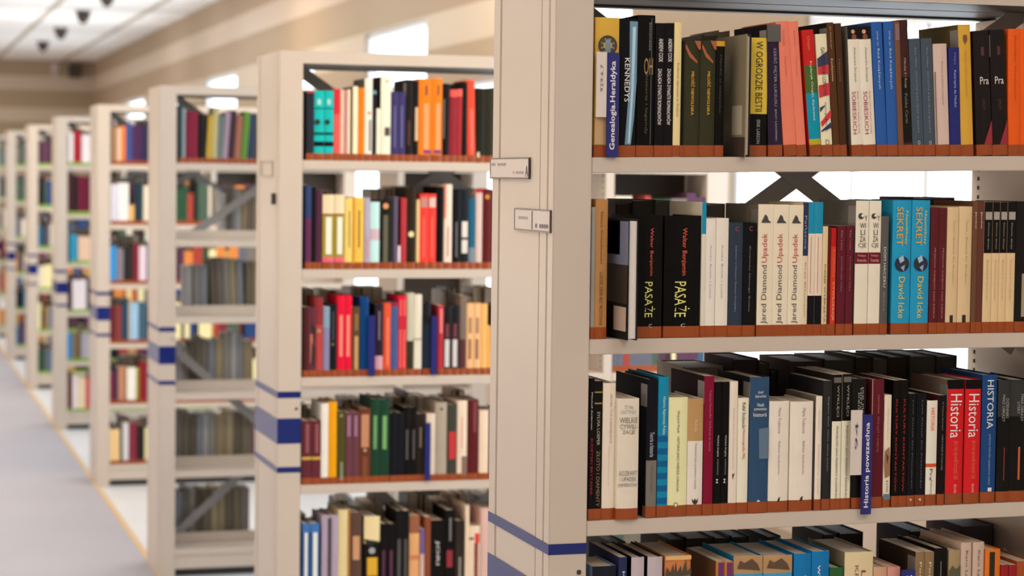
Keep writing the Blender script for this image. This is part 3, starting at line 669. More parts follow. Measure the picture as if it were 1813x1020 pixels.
# ---- third shelf of the front bookcase
cA, cB = (1030, 620, .31373), (1413, 600, .31373)
def pras(): return {'bulge': .001, 'b': [(0, .345, (24, 22, 22))], 'p': [('r', .1, .9, .02, .06, (90, 84, 78))], 't': [('WYKLĘCI', (160, 150, 140), .08, .31, 'd', .4, .7), ('PRZESZŁOŚĆ JAKO PRZEDMIOT KONSTRUKCJI', (60, 52, 48), .38, .93, 'd', .38, .7)]}
def redhist(): return {'bulge': .004, 'hard': 1, 'b': [(0, .075, (24, 20, 22))], 't': [('Historia', (232, 214, 210), .115, .465, 'd', .16, .82), ('jak z niej naprawdę korzystać dziś', (226, 90, 70), .49, .80, 'd', .34, .74), ('BELLONA', (226, 170, 150), .84, .91, 'd', .46, .6)]}
r3a = [
 (36, 64, 160, (24, 20, 24), 'thin black book with crimson capitals', {'t': [('Mitchell Andersen', (200, 196, 190), .10, .36, 'd', .3, .6), ('SUDETSKI BRYTANIA', (150, 30, 46), .42, .82, 'd', .3, .75)]}),
 (65, 110, 176, (26, 23, 21), 'black book with gilt bands and a bronze title', {'b': [(.075, .085, (140, 120, 60)), (.155, .165, (140, 120, 60))], 't': [('SYLVIA LOEPER', (170, 160, 140), .22, .46, 'd', .3, .66), ('ZŁOTO I DIAMENTY', (130, 108, 74), .50, .90, 'd', .28, .72)]}),
 (112, 184, 188, (214, 196, 178), 'grey white book with a long thin title', {'t': [('HISTORIA ŻYCIA W DAWNEJ EPOCE', (130, 120, 130), .08, .44, 'd', .5, .76), ('Wstęp do archeologii', (196, 180, 170), .46, .75, 'd', .4, .6)]}),
 (192, 318, 275, (208, 194, 176), 'broad white book with a faded grey title', {'out': .012, 'hard': 1, 't': [('STAN', (150, 146, 150), .055, .085, 'h', .3, .7), ('MATTHIEU', (160, 156, 160), .095, .125, 'h', .15, .85), ('WIELKIE', (110, 102, 100), .155, .20, 'h', .08, .92), ('CYWILI-', (110, 102, 100), .21, .25, 'h', .1, .92), ('ZACJE', (110, 102, 100), .26, .30, 'h', .22, .8), ('ROZKWIT', (120, 110, 110), .595, .635, 'h', .1, .92), ('I UPADEK', (120, 110, 110), .645, .68, 'h', .12, .9), ('IMPERIÓW', (120, 110, 110), .69, .725, 'h', .05, .95)]}),
 (360, 420, 166, (24, 24, 34), 'navy black book with a grey foot', {'cl': 1, 'b': [(.585, .93, (112, 104, 96))], 't': [('Teoria a historia', (176, 176, 190), .38, .56, 'd', .3, .7), ('Topologia', (80, 74, 70), .62, .82, 'd', .4, .6)]}),
 (424, 482, 152, (20, 120, 156), 'teal book with blue stripes on its lower half', {'b': [(.42 + .088 * i, .42 + .088 * i + .044, (14, 84, 132)) for i in range(6)], 't': [('Historia Najnowsza Polska', (190, 214, 220), .14, .41, 'd', .34, .72)]}),
 (484, 592, 268, (222, 206, 160), 'cream yellow book with a black title', {'t': [('Wojciech Piasek', (70, 60, 46), .11, .30, 'd', .40, .56), ('HISTORIA JAKO WIEDZA LOKALNA', (80, 70, 52), .33, .79, 'd', .40, .56)], 'p': [('o', .42, .90, .12, (130, 116, 80)), ('o', .42, .90, .07, (222, 206, 160))]}),
 (594, 680, 276, (212, 198, 186), 'white book with a tan upper third', {'b': [(0, .36, (172, 132, 88))], 't': [('Przestrzeń jako przedmiot namysłu', (130, 120, 124), .38, .77, 'd', .4, .6), ('Podróże', (210, 180, 140), .18, .28, 'd', .4, .6)], 'p': [('p', [(.28, .85), (.42, .87), (.5, .85), (.58, .87), (.72, .85), (.66, .89), (.5, .905), (.36, .89)], (50, 46, 50))]}),
 (682, 738, 148, (118, 16, 44), 'crimson book with a thin title', {'cl': 1, 's': (46, 22, 30), 't': [('Tadeusz Manteuffel  Od Karola do Karola', (176, 90, 104), .10, .54, 'd', .5, .7)]}),
 (740, 782, 180, (20, 19, 21), 'black book with a small white title', {'t': [('Wykład Angliej', (190, 186, 180), .40, .56, 'd', .38, .66), ('rozmowy', (150, 146, 140), .58, .70, 'd', .4, .6), ('z', (220, 220, 220), .73, .76, 'h', .3, .6)]}),
 (783, 824, 180, (20, 19, 21), 'black book with a small white title', {'t': [('Wykład Angliej', (190, 186, 180), .40, .56, 'd', .38, .66), ('rozmowy', (150, 146, 140), .58, .70, 'd', .4, .6), ('z', (220, 220, 220), .73, .76, 'h', .3, .6)]}),
 (825, 872, 178, (214, 196, 180), 'off-white book with a grey title', {'t': [('Katarzyna Bock M. Nowoczesność czasu', (160, 146, 146), .20, .66, 'd', .4, .6)], 'p': [('p', [(.4, .70), (.7, .69), (.5, .74)], (60, 50, 56))]}),
 (874, 935, 272, (222, 204, 184), 'cream book with a black and red title', {'t': [('Rafał Stobiecki', (40, 34, 36), .04, .26, 'd', .36, .66), ('Historiografia PRL', (186, 44, 34), .27, .53, 'd', .36, .66)]}),
 (940, 1050, 154, (44, 70, 98), 'slate blue book with a heading in white', {'hard': 1, 'cl': 1, 's': (36, 34, 36), 't': [('Józef', (206, 210, 214), .10, .125, 'h', .38, .66), ('Szymański', (206, 210, 214), .128, .155, 'h', .24, .8), ('Nauki', (206, 210, 214), .19, .215, 'h', .36, .7), ('pomocnicze', (206, 210, 214), .222, .25, 'h', .2, .84), ('historii', (226, 228, 230), .26, .29, 'h', .16, .84)], 'p': [('p', [(.46, .38), (.96, .37), (.97, .60), (.50, .60)], (84, 104, 124)), ('p', [(.40, .915), (.5, .90), (.6, .915)], (200, 204, 210))]}),
 (1052, 1164, 290, (222, 200, 186), 'wide pinkish book with small black leaf', {'t': [('Maria Todorova', (140, 120, 116), .06, .29, 'd', .42, .56), ('Bałkany wyobrażone', (140, 120, 116), .36, .66, 'd', .42, .56)], 'p': [('p', [(.42, .905), (.5, .87), (.58, .86), (.56, .905)], (50, 40, 42))]}),
 (1170, 1300, 292, (222, 200, 186), 'wide pinkish book with small black leaf', {'t': [('Maria Todorova', (140, 120, 116), .06, .29, 'd', .5, .64), ('Bałkany wyobrażone', (140, 120, 116), .36, .66, 'd', .5, .64)], 'p': [('p', [(.42, .905), (.5, .87), (.58, .86), (.56, .905)], (50, 40, 42))]}),
]
r3b = [
 (91, 127, 325, (220, 200, 184), 'thin white book with a faint red title', {'t': [('Adam Pomorski', (190, 160, 150), .12, .3, 'd', .38, .62), ('Stepami w rosję', (206, 130, 120), .42, .86, 'd', .38, .62)], 'cl': 1, 's': (110, 100, 92)}),
 (132, 182, 238, (44, 43, 44), 'charcoal book with a thin white title', {'t': [('Zbigniew Gluza  Nasze oblicza polskie', (130, 130, 130), .12, .7, 'd', .46, .64)]}),
 (183, 236, 204, (222, 204, 180), 'black over white book', dict(pras(), s=(40, 38, 38))),
 (238, 292, 200, (222, 204, 180), 'black over white book', pras()),
 (302, 374, 226, (30, 28, 28), 'black book with rows of tiny white lines', {'t': [('JAK PISAĆ\nHISTORIĘ\nDZISIAJ', (170, 160, 150), .06, .36, 'd', .3, .8)], 's': (60, 58, 56)}),
 (405, 476, 232, (88, 24, 36), 'wine red book with a cream edge', {'hard': 1, 't': [('HISTORIA  STO LAT I WIĘCEJ', (170, 100, 100), .12, .56, 'd', .42, .58)], 'p': [('r', 0, .05, .0, .9, (170, 150, 120))]}),
 (478, 517, 318, (214, 198, 174), 'cream book with a floral photo', {'cl': 1, 'p': [('p', [(.1, .50), (.8, .46), (.95, .58), (.9, .72), (.2, .74), (.05, .62)], (140, 100, 66)), ('p', [(.3, .52), (.7, .55), (.5, .62)], (60, 46, 36)), ('r', 0, 1, .88, .93, (90, 110, 120))], 't': [('Sztuka życia', (190, 130, 110), .12, .4, 'd', .4, .6), ('RYTM', (60, 56, 50), .76, .86, 'd', .36, .64)]}),
 (526, 566, 236, (20, 18, 19), 'black book with a red title', {'t': [('KULTURY KONTAKTÓW', (176, 30, 34), .15, .88, 'd', .36, .64)]}),
 (567, 612, 234, (20, 18, 19), 'black book with a red title', {'t': [('KULTURY KONTAKTÓW', (176, 30, 34), .15, .88, 'd', .36, .64)]}),
 (614, 656, 310, (24, 25, 30), 'plain dark book with a grey title', {'t': [('Lech Klasyk Do Przeszłości', (110, 110, 112), .06, .84, 'd', .46, .62)], 'p': [('p', [(.3, .94), (.55, .93), (.6, .955)], (190, 190, 190))]}),
 (660, 714, 310, (24, 25, 30), 'plain dark book with a grey title', {'t': [('Lech Klasyk Do Przeszłości', (110, 110, 112), .06, .84, 'd', .46, .62)], 'p': [('p', [(.3, .94), (.55, .93), (.6, .955)], (190, 190, 190))]}),
 (718, 778, 350, (218, 204, 188), 'white book with an orange bar and red heading', {'b': [(.60, .635, (196, 80, 46))], 't': [('HISTORIA', (206, 72, 40), .07, .29, 'd', .34, .68), ('Pra', (50, 46, 44), .65, .76, 'd', .32, .6), ('Publiczny', (110, 104, 100), .76, .9, 'd', .36, .6)], 's': (30, 28, 28)}),
 (784, 824, 320, (28, 26, 27), 'thin black book with a white title', {'t': [('O świecie Dawnym', (140, 134, 130), .06, .32, 'd', .4, .62), ('HISTORIE DYSKUSJI', (140, 134, 130), .36, .68, 'd', .4, .62)], 's': (64, 26, 34)}),
 (832, 928, 232, (196, 30, 36), 'bright red book with a black head', dict(redhist(), cl=1, s=(110, 90, 80))),
 (936, 1024, 232, (196, 30, 36), 'bright red book with a black head', redhist()),
 (1030, 1112, 205, (28, 62, 110), 'deep blue book with white capitals', {'hard': 1, 't': [('HISTORIA', (206, 214, 220), .04, .42, 'd', .28, .72), ('społeczna, kulturalna i gospodarcza wieków', (120, 150, 180), .46, .86, 'd', .42, .62)], 'p': [('r', .46, .72, .88, .91, (200, 204, 206))]}),
 (1118, 1190, 234, (28, 27, 28), 'black picture book with orange streaks', {'b': [(0, .30, (52, 52, 52))], 'p': [('r', .5, .56, .55, .82, (130, 50, 30))], 't': [('DZIENNIKI\nMAŁE OBRAZY', (150, 146, 140), .12, .34, 'd', .3, .8)]}),
 (1191, 1300, 232, (28, 27, 28), 'black picture book with orange streaks', {'b': [(0, .30, (52, 52, 52))], 'p': [('r', .4, .5, .55, .82, (180, 84, 40))], 't': [('DZIENNIKI\nMAŁE OBRAZY\nLITERY', (150, 146, 140), .12, .34, 'd', .3, .8)]}),
]
R = row(0, 2, cA, r3a, G0, '') + row(0, 2, cB, r3b, G0, '')
label_row(R, 'third shelf, front bookcase', 'book', G0)
e = divider(0, 2, 1505, 1543, 1525, 726, 734, 911, None, '94', 'Historia powszechna', -.009)
tag(e, 'blue and white shelf divider hanging before the wine red book, third shelf', 'shelf divider', 'plastic shelf dividers')

# ---- fourth shelf of the front bookcase (only the heads show)
cA, cB = (1030, 880, .22063), (1413, 880, .22063)
def travel(): return {'b': [(0, .13, (170, 130, 90)), (.13, .26, (70, 140, 176))], 'p': [('p', [(.1, .09), (.2, .03), (.35, .05), (.6, .02), (.8, .06), (.9, .11)], (84, 62, 44)), ('p', [(.14, .25), (.18, .17), (.36, .16), (.42, .25)], (206, 214, 216)), ('p', [(.6, .25), (.7, .21), (.9, .22), (.95, .25)], (180, 200, 210))]}
r4a = [
 (88, 280, 560, (30, 34, 44), 'slate book with a pale blue side', {'s': (110, 130, 160), 'xt': 88, 'free': 1, 'd': .12}),
 (284, 350, 486, (38, 42, 74), 'navy book with white lettering', {'t': [('Kronika', (170, 180, 210), .1, .5, 'd', .4, .7)]}),
 (385, 488, 487, (176, 160, 166), 'pinkish grey plain book', {'s': (22, 20, 22)}),
 (515, 635, 484, (176, 160, 166), 'pinkish grey plain book', {'s': (40, 36, 34)}),
 (655, 862, 474, (186, 112, 66), 'orange book with a city skyline picture', {'p': [('p', [(0, .13), (.05, .08), (.2, .12), (.3, .06), (.34, .12), (.4, .04), (.46, .12), (.6, .07), (.64, .12), (.8, .03), (.84, .12), (1, .08), (1, .14), (0, .16)], (70, 58, 44)), ('r', 0, 1, 0, .03, (206, 160, 104))]}),
 (1062, 1130, 520, (176, 110, 50), 'orange book with a purple centre', {'p': [('r', .25, .9, .01, .9, (96, 36, 96))], 's': (96, 66, 40)}),
 (1132, 1198, 520, (176, 110, 50), 'orange book with a purple centre', {'p': [('r', .25, .9, .01, .9, (96, 36, 96))]}),
 (1206, 1440, 478, (18, 104, 148), 'blue travel book with ruins and sea photos', travel()),
 (1444, 1676, 474, (18, 104, 148), 'blue travel book with ruins and sea photos', travel()),
]
r4b = [
 (-46, 92, 458, (22, 106, 160), 'bright blue book with white lettering', {'t': [('wielka', (220, 226, 230), .16, .42, 'd', .5, .72)]}),
 (96, 236, 440, (22, 106, 160), 'bright blue book with white lettering', {'t': [('wielka', (220, 226, 230), .10, .36, 'd', .3, .52)]}),
 (240, 352, 570, (40, 84, 44), 'low dark green book', {'s': (30, 70, 36)}),
 (360, 588, 446, (206, 184, 146), 'thick cream book with brown capitals', {'hard': 1, 't': [('KRÓL', (130, 90, 60), .10, .34, 'd', .34, .5), ('LES', (120, 60, 40), .14, .34, 'd', .56, .72)], 's': (130, 116, 90)}),
 (592, 700, 566, (190, 146, 118), 'tan pink low book', {}),
 (704, 806, 566, (196, 132, 122), 'rosy pink low book', {}),
 (925, 998, 444, (130, 102, 72), 'khaki brown book with a white title', {'cl': 1, 's': (56, 44, 32), 't': [('Podróże', (214, 200, 170), .08, .4, 'd', .4, .66)]}),
 (1000, 1074, 444, (130, 102, 72), 'khaki brown book with a white title', {'t': [('Podróże', (214, 200, 170), .08, .4, 'd', .4, .66)]}),
 (1078, 1180, 414, (24, 22, 22), 'black book with a thin white line', {'p': [('r', .44, .5, .1, .5, (120, 116, 110))]}),
 (1192, 1284, 430, (150, 128, 94), 'beige book with a landscape picture', {'p': [('p', [(0, .16), (.3, .12), (.6, .15), (1, .12), (1, .24), (0, .24)], (80, 74, 50))]}),
 (1288, 1374, 370, (186, 158, 142), 'pinkish beige book with dark vertical name', {'t': [('Karo Landa', (90, 76, 76), .06, .35, 'd', .4, .62)]}),
 (1384, 1474, 366, (186, 158, 142), 'pinkish beige book with dark vertical name', {'t': [('Karo Landa', (90, 76, 76), .06, .35, 'd', .4, .62)]}),
 (1484, 1606, 424, (206, 106, 34), 'orange book with a black stripe', {'p': [('r', .26, .6, .02, .9, (36, 28, 24))]}),
 (1610, 1672, 548, (140, 32, 36), 'dark red low book', {}),
 (1676, 1738, 548, (140, 32, 36), 'dark red low book', {}),
 (1742, 1880, 520, (150, 72, 34), 'rust orange low book', {}),
]
R = row(0, 3, cA, r4a, G0, '') + row(0, 3, cB, r4b, G0, '')
label_row(R, 'fourth shelf, front bookcase', 'book', G0)
e = divider(0, 3, 1594, 1618, 1594, 1009, 1009, 1190, None, '', 'S', -.009)
tag(e, 'blue shelf divider with a white letter before the pink books, fourth shelf', 'shelf divider', 'plastic shelf dividers')

# ---- two books shelved fore-edge out and turned on the front bookcase
def turned(k, n, pxc, px0, px1, top, cover_c, look, foot, extra=None, ang=-.10, out=.05, pgm=M_PAGEW, rear_px=None):
    """px0..px1 is the fore-edge, pxc the far edge of the cover seen on its side"""
    cyy = CASE[k][1]; Y = cyy - out
    xa, xb = base_x(px0, Y, ZSH[n]), base_x(px1, Y, ZSH[n])
    zb = shelf_z(k, n, xa) + .0006
    h = on_y(px0, top, Y).z - zb; w = xb - xa
    e = empty('book', (xb, Y, zb)); e.rotation_euler.z = ang
    d = .15; t = .0022
    b = MB(); mc = cmat(cover_c)
    mc = side_mat(cover_c); b.box(-w, -w + t, 0, d, 0, h, mc); b.box(-t, 0, 0, d, 0, h, cmat((30, 28, 30))); b.box(-w + t, -t, d - t, d, 0, h, mc); b.build('cover', e)
    b = MB(); b.box(-w + t, -t, .004, d - t, .003, h - .004, pgm); b.build('page_block', e)
    b = MB()
    for y0, y1, f0, f1, c in extra or ():
        b.box(-w - .0004, -w + .0002, y0 * d, y1 * d, h * (1 - f1), h * (1 - f0), ink(c))
    if extra: b.build('cover_picture', e)
    return e
# ---- second bookcase
G1 = 'books on the second bookcase'
c1, c2, c3, c4, c5 = (440, 60, .24513), (440, 290, .24269), (440, 480, .24269), (440, 660, .24269), (440, 830, .24269)
def teal(): return {'b': [(.60, .635, (22, 26, 26)), (.245, .262, (16, 60, 60)), (.73, .80, (18, 22, 22)), (.90, .93, (18, 22, 22))], 'p': [('r', .28, .66, .12, .20, (150, 190, 180)), ('o', .3, .45, .3, (26, 40, 40))]}
s1 = [
 (418, 470, 412, (40, 40, 52), 'charcoal book', {'b': [(0, .03, (170, 60, 60))]}),
 (474, 545, 412, (20, 164, 160), 'turquoise book with black bars', teal()),
 (548, 613, 412, (20, 164, 160), 'turquoise book with black bars', teal()),
 (615, 660, 398, (214, 80, 76), 'coral red book', {'b': [(0, .35, (196, 40, 50))]}),
 (662, 686, 405, (226, 176, 150), 'thin peach book', {}),
 (687, 710, 408, (176, 120, 124), 'thin mauve book', {}),
 (712, 733, 402, (230, 190, 160), 'thin pale peach book', {}),
 (735, 748, 400, (70, 50, 40), 'thin dark brown book', {}),
 (750, 788, 380, (232, 204, 172), 'cream book with a dark edge', {'s': (90, 84, 70)}),
 (790, 834, 390, (240, 110, 20), 'vivid orange book', {}),
 (836, 893, 322, (224, 208, 192), 'tall grey white book', {'s': (104, 96, 84), 'p': [('o', .6, .42, .22, (176, 130, 80)), ('r', .55, .85, .5, .88, (130, 120, 120))]}),
 (895, 920, 410, (34, 30, 40), 'black book with a blue top', {'b': [(0, .05, (100, 140, 150))]}),
 (922, 950, 540, (226, 206, 184), 'short cream book', {}),
 (952, 1026, 308, (232, 208, 186), 'tallest cream book', {'s': (60, 50, 50), 'p': [('r', .4, .9, .6, .70, (70, 56, 60)), ('o', .6, .06, .1, (90, 80, 70))]}),
 (1032, 1078, 420, (56, 48, 92), 'indigo book with a pale line', {'p': [('r', .4, .58, .2, .8, (100, 96, 140))]}),
 (1080, 1130, 420, (56, 48, 92), 'indigo book with a pale line', {'p': [('r', .4, .58, .2, .8, (100, 96, 140))]}),
 (1133, 1184, 330, (38, 30, 28), 'tall black brown book', {'cl': 1, 'p': [('r', .3, .6, .5, .8, (70, 32, 28))]}),
 (1186, 1224, 345, (30, 26, 26), 'black book with a tan strip', {'p': [('r', .4, .95, .32, .74, (196, 160, 124))]}),
 (1226, 1318, 324, (240, 112, 26), 'large orange book with a purple foot mark', {'p': [('r', .5, .68, .08, .2, (110, 60, 40)), ('r', .4, .8, .3, .85, (244, 140, 90)), ('r', .4, 1, .86, .90, (110, 50, 110))]}),
 (1320, 1398, 322, (240, 112, 26), 'large orange book with a purple foot mark', {'p': [('r', .5, .68, .08, .2, (110, 60, 40)), ('r', .4, .8, .3, .85, (244, 140, 90)), ('r', .2, .9, .86, .90, (110, 50, 110))]}),
 (1400, 1446, 360, (30, 26, 26), 'sooty black book with a grey strip', {'p': [('r', .1, .25, .2, .7, (120, 110, 100))]}),
 (1448, 1500, 404, (130, 34, 44), 'wine book with a coral top', {'b': [(0, .10, (230, 80, 70))], 'xt': 1458}),
 (1502, 1536, 400, (150, 40, 44), 'red book with a coral top', {'b': [(0, .10, (236, 90, 80))], 'xt': 1512}),
 (1538, 1578, 352, (28, 25, 25), 'plain black book', {}),
 (1582, 1640, 336, (206, 66, 44), 'tall tomato red book', {'xt': 1576, 'p': [('r', .4, .75, .35, .9, (236, 96, 80))]}),
 (1644, 1704, 392, (38, 36, 26), 'black olive book', {'p': [('r', .1, .4, .86, .93, (200, 180, 150))]}),
 (1706, 1770, 392, (46, 44, 30), 'dark olive book', {}),
 (1772, 1840, 385, (120, 116, 90), 'grey olive book', {}),
]
label_row(row(1, 0, c1, s1, G1, ''), 'top shelf, second bookcase', 'book', G1)
def peach(): return {'b': [(0, .255, (240, 190, 156)), (.255, .275, (120, 70, 50)), (.84, .93, (206, 90, 110))], 'p': [('r', .28, .8, .30, .80, (220, 208, 190))]}
s2 = [
 (414, 456, 165, (44, 58, 96), 'navy book with a wine foot', {'b': [(.38, .93, (90, 40, 74))]}),
 (458, 490, 172, (24, 22, 26), 'black slim book', {}),
 (492, 530, 190, (74, 34, 56), 'plum slim book', {}),
 (538, 622, 226, (150, 130, 40), 'peach topped olive book with a white panel', peach()),
 (624, 698, 226, (150, 130, 40), 'peach topped olive book with a white panel', peach()),
 (700, 758, 252, (226, 184, 100), 'straw yellow book', {'p': [('r', .5, .66, .18, .7, (130, 100, 60))]}),
 (760, 840, 246, (222, 170, 72), 'amber yellow book', {'p': [('r', .5, .62, .18, .7, (60, 46, 30)), ('r', 0, .15, .0, .93, (200, 130, 20))]}),
 (844, 884, 250, (160, 150, 170), 'lilac grey book', {'p': [('r', .3, .8, .55, .85, (176, 130, 140))]}),
 (886, 954, 280, (176, 206, 210), 'pale aqua book', {'b': [(.4, .57, (186, 160, 170))]}),
 (958, 1052, 264, (36, 34, 26), 'broad black book with an orange emblem', {'hard': 1, 'p': [('o', .42, .09, .22, (200, 130, 84)), ('r', .25, .6, .22, .9, (84, 80, 64))]}),
 (1056, 1086, 240, (84, 74, 94), 'dusky violet book', {}),
 (1088, 1108, 600, (200, 184, 190), 'very short pale book', {}),
 (1110, 1150, 250, (166, 48, 54), 'brick red book', {}),
 (1152, 1218, 178, (46, 34, 20), 'dark brown book with an ivory oval', {'p': [('o', .5, .57, .32, (230, 190, 140))]}),
 (1222, 1246, 262, (206, 170, 120), 'thin sand book', {}),
 (1248, 1308, 220, (214, 56, 48), 'scarlet book with a picture at the top', {'p': [('r', .1, .9, .05, .18, (170, 120, 110)), ('r', .4, .52, .3, .85, (230, 110, 90))]}),
 (1310, 1366, 220, (214, 56, 48), 'scarlet book with a picture at the top', {'p': [('r', .1, .9, .05, .18, (210, 170, 160)), ('r', .4, .52, .3, .85, (230, 110, 90))]}),
 (1368, 1420, 170, (20, 18, 18), 'jet black book', {}),
 (1424, 1482, 150, (214, 192, 174), 'tall cream book with pink lettering', {'p': [('r', .4, .6, .5, .85, (170, 130, 124)), ('r', .0, .2, .0, .4, (200, 90, 60))]}),
 (1485, 1545, 196, (26, 25, 28), 'black book with a grey title', {'p': [('r', .4, .58, .4, .85, (96, 92, 96))]}),
 (1548, 1604, 190, (32, 36, 44), 'black book with white blocks', {'p': [('r', .1, .85, .40, .60, (200, 190, 180)), ('r', .1, .85, .63, .80, (200, 190, 180))]}),
 (1606, 1652, 250, (26, 84, 110), 'sea blue book with a grey foot', {'b': [(.7, .95, (110, 120, 130))]}),
 (1655, 1702, 190, (196, 168, 160), 'greyish pink book with a red top', {'b': [(0, .04, (190, 30, 40))]}),
 (1704, 1770, 184, (84, 24, 22), 'dark maroon book', {'p': [('o', .5, .1, .25, (190, 120, 40))]}),
 (1772, 1838, 190, (80, 26, 24), 'maroon brown book', {'p': [('o', .5, .1, .25, (190, 120, 40))]}),
]
label_row(row(1, 1, c2, s2, G1, ''), 'second shelf, second bookcase', 'book', G1)
def tan2(): return {'p': [('r', .3, .75, .2, .42, (150, 110, 80)), ('r', .3, .7, .5, .78, (130, 84, 56))]}
s3 = [
 (398, 428, 262, (64, 26, 28), 'very dark red book', {}),
 (430, 490, 266, (90, 40, 50), 'plum book with orange blotches', {'p': [('p', [(.4, .2), (.9, .3), (.8, .5), (.5, .4)], (36, 22, 22)), ('p', [(.5, .5), (.95, .6), (.8, .85), (.4, .8)], (44, 26, 22)), ('r', .3, .6, .38, .8, (170, 96, 76))]}),
 (492, 540, 192, (166, 62, 60), 'brick pink book', {'b': [(0, .35, (130, 44, 48))], 'p': [('o', .4, .42, .3, (150, 120, 80))]}),
 (544, 590, 262, (124, 116, 146), 'blue grey book', {'b': [(0, .3, (120, 140, 160))]}),
 (593, 642, 246, (30, 30, 34), 'black book with a small emblem', {'p': [('o', .4, .55, .2, (110, 90, 60)), ('r', .4, .5, .1, .5, (90, 90, 94))]}),
 (646, 698, 180, (206, 18, 48), 'vivid crimson book with a pale stripe', {'p': [('r', .3, .75, .24, .75, (240, 120, 104))]}),
 (700, 752, 180, (206, 18, 48), 'vivid crimson book with a pale stripe', {'p': [('r', .25, .7, .24, .75, (240, 120, 104))]}),
 (756, 808, 262, (84, 64, 40), 'brown book with gold lines', {'p': [('r', .3, .8, .1, .34, (120, 90, 44)), ('r', .3, .8, .42, .9, (176, 140, 84))]}),
 (812, 874, 190, (10, 54, 106), 'plain cobalt blue book', {'hard': 1}),
 (922, 980, 240, (46, 34, 46), 'dark violet book with a floral foot', {'b': [(.72, .93, (196, 140, 150))], 'p': [('r', .4, .6, .1, .5, (120, 96, 110))]}),
 (984, 1036, 234, (206, 74, 44), 'burnt orange book', {'p': [('r', .4, .7, .2, .85, (226, 110, 80))]}),
 (1038, 1088, 230, (62, 80, 124), 'steel blue book', {'b': [(0, .06, (130, 40, 60))]}),
 (1090, 1150, 182, (200, 24, 50), 'red book with twin pale lines', {'p': [('r', .2, .32, .05, .9, (230, 120, 100)), ('r', .65, .78, .05, .9, (230, 120, 100)), ('r', 0, 1, .25, .42, (180, 14, 40))]}),
 (1154, 1204, 160, (176, 168, 146), 'grey green book with a dark foot', {'b': [(.58, .93, (52, 52, 34))]}),
 (1206, 1262, 172, (206, 194, 176), 'tall ivory book', {'p': [('r', 0, 1, .54, .56, (150, 140, 130))]}),
 (1272, 1326, 232, (30, 40, 56), 'midnight blue book', {'b': [(0, .3, (36, 34, 38))]}),
 (1380, 1420, 250, (170, 46, 56), 'raspberry book with a pink strip', {'p': [('r', .3, .8, .05, .4, (240, 110, 110))]}),
 (1424, 1480, 260, (36, 33, 37), 'black book with white foot lettering', {'p': [('r', .1, .7, .48, .88, (190, 180, 176)), ('r', .2, .6, .25, .45, (110, 40, 50))]}),
 (1482, 1536, 260, (36, 33, 37), 'black book with white foot lettering', {'p': [('r', .1, .7, .48, .88, (190, 180, 176)), ('r', .2, .6, .25, .45, (110, 40, 50))]}),
 (1540, 1584, 180, (112, 94, 84), 'taupe book', {'b': [(.55, .93, (80, 44, 46))]}),
 (1588, 1636, 236, (222, 164, 116), 'apricot book with brown lettering', tan2()),
 (1638, 1690, 236, (222, 164, 116), 'apricot book with brown lettering', tan2()),
 (1692, 1740, 240, (228, 160, 94), 'light orange book', {}),
 (1742, 1772, 400, (230, 150, 74), 'short orange book', {'xt': 1738}),
 (1775, 1836, 250, (90, 60, 40), 'brown end book', {}),
]
R = row(1, 2, c3, s3, G1, ''); label_row(R, 'third shelf, second bookcase', 'book', G1)
e = divider(1, 2, 652, 664, 652, 547, 559, 664, None, '', ''); tag(e, 'narrow indigo shelf divider beside the cobalt blue book, second bookcase', 'shelf divider', 'plastic shelf dividers')
e = divider(1, 2, 763.5, 773, 763.5, 560, 560, 663, None, '', ''); tag(e, 'narrow indigo shelf divider before the raspberry book, second bookcase', 'shelf divider', 'plastic shelf dividers')
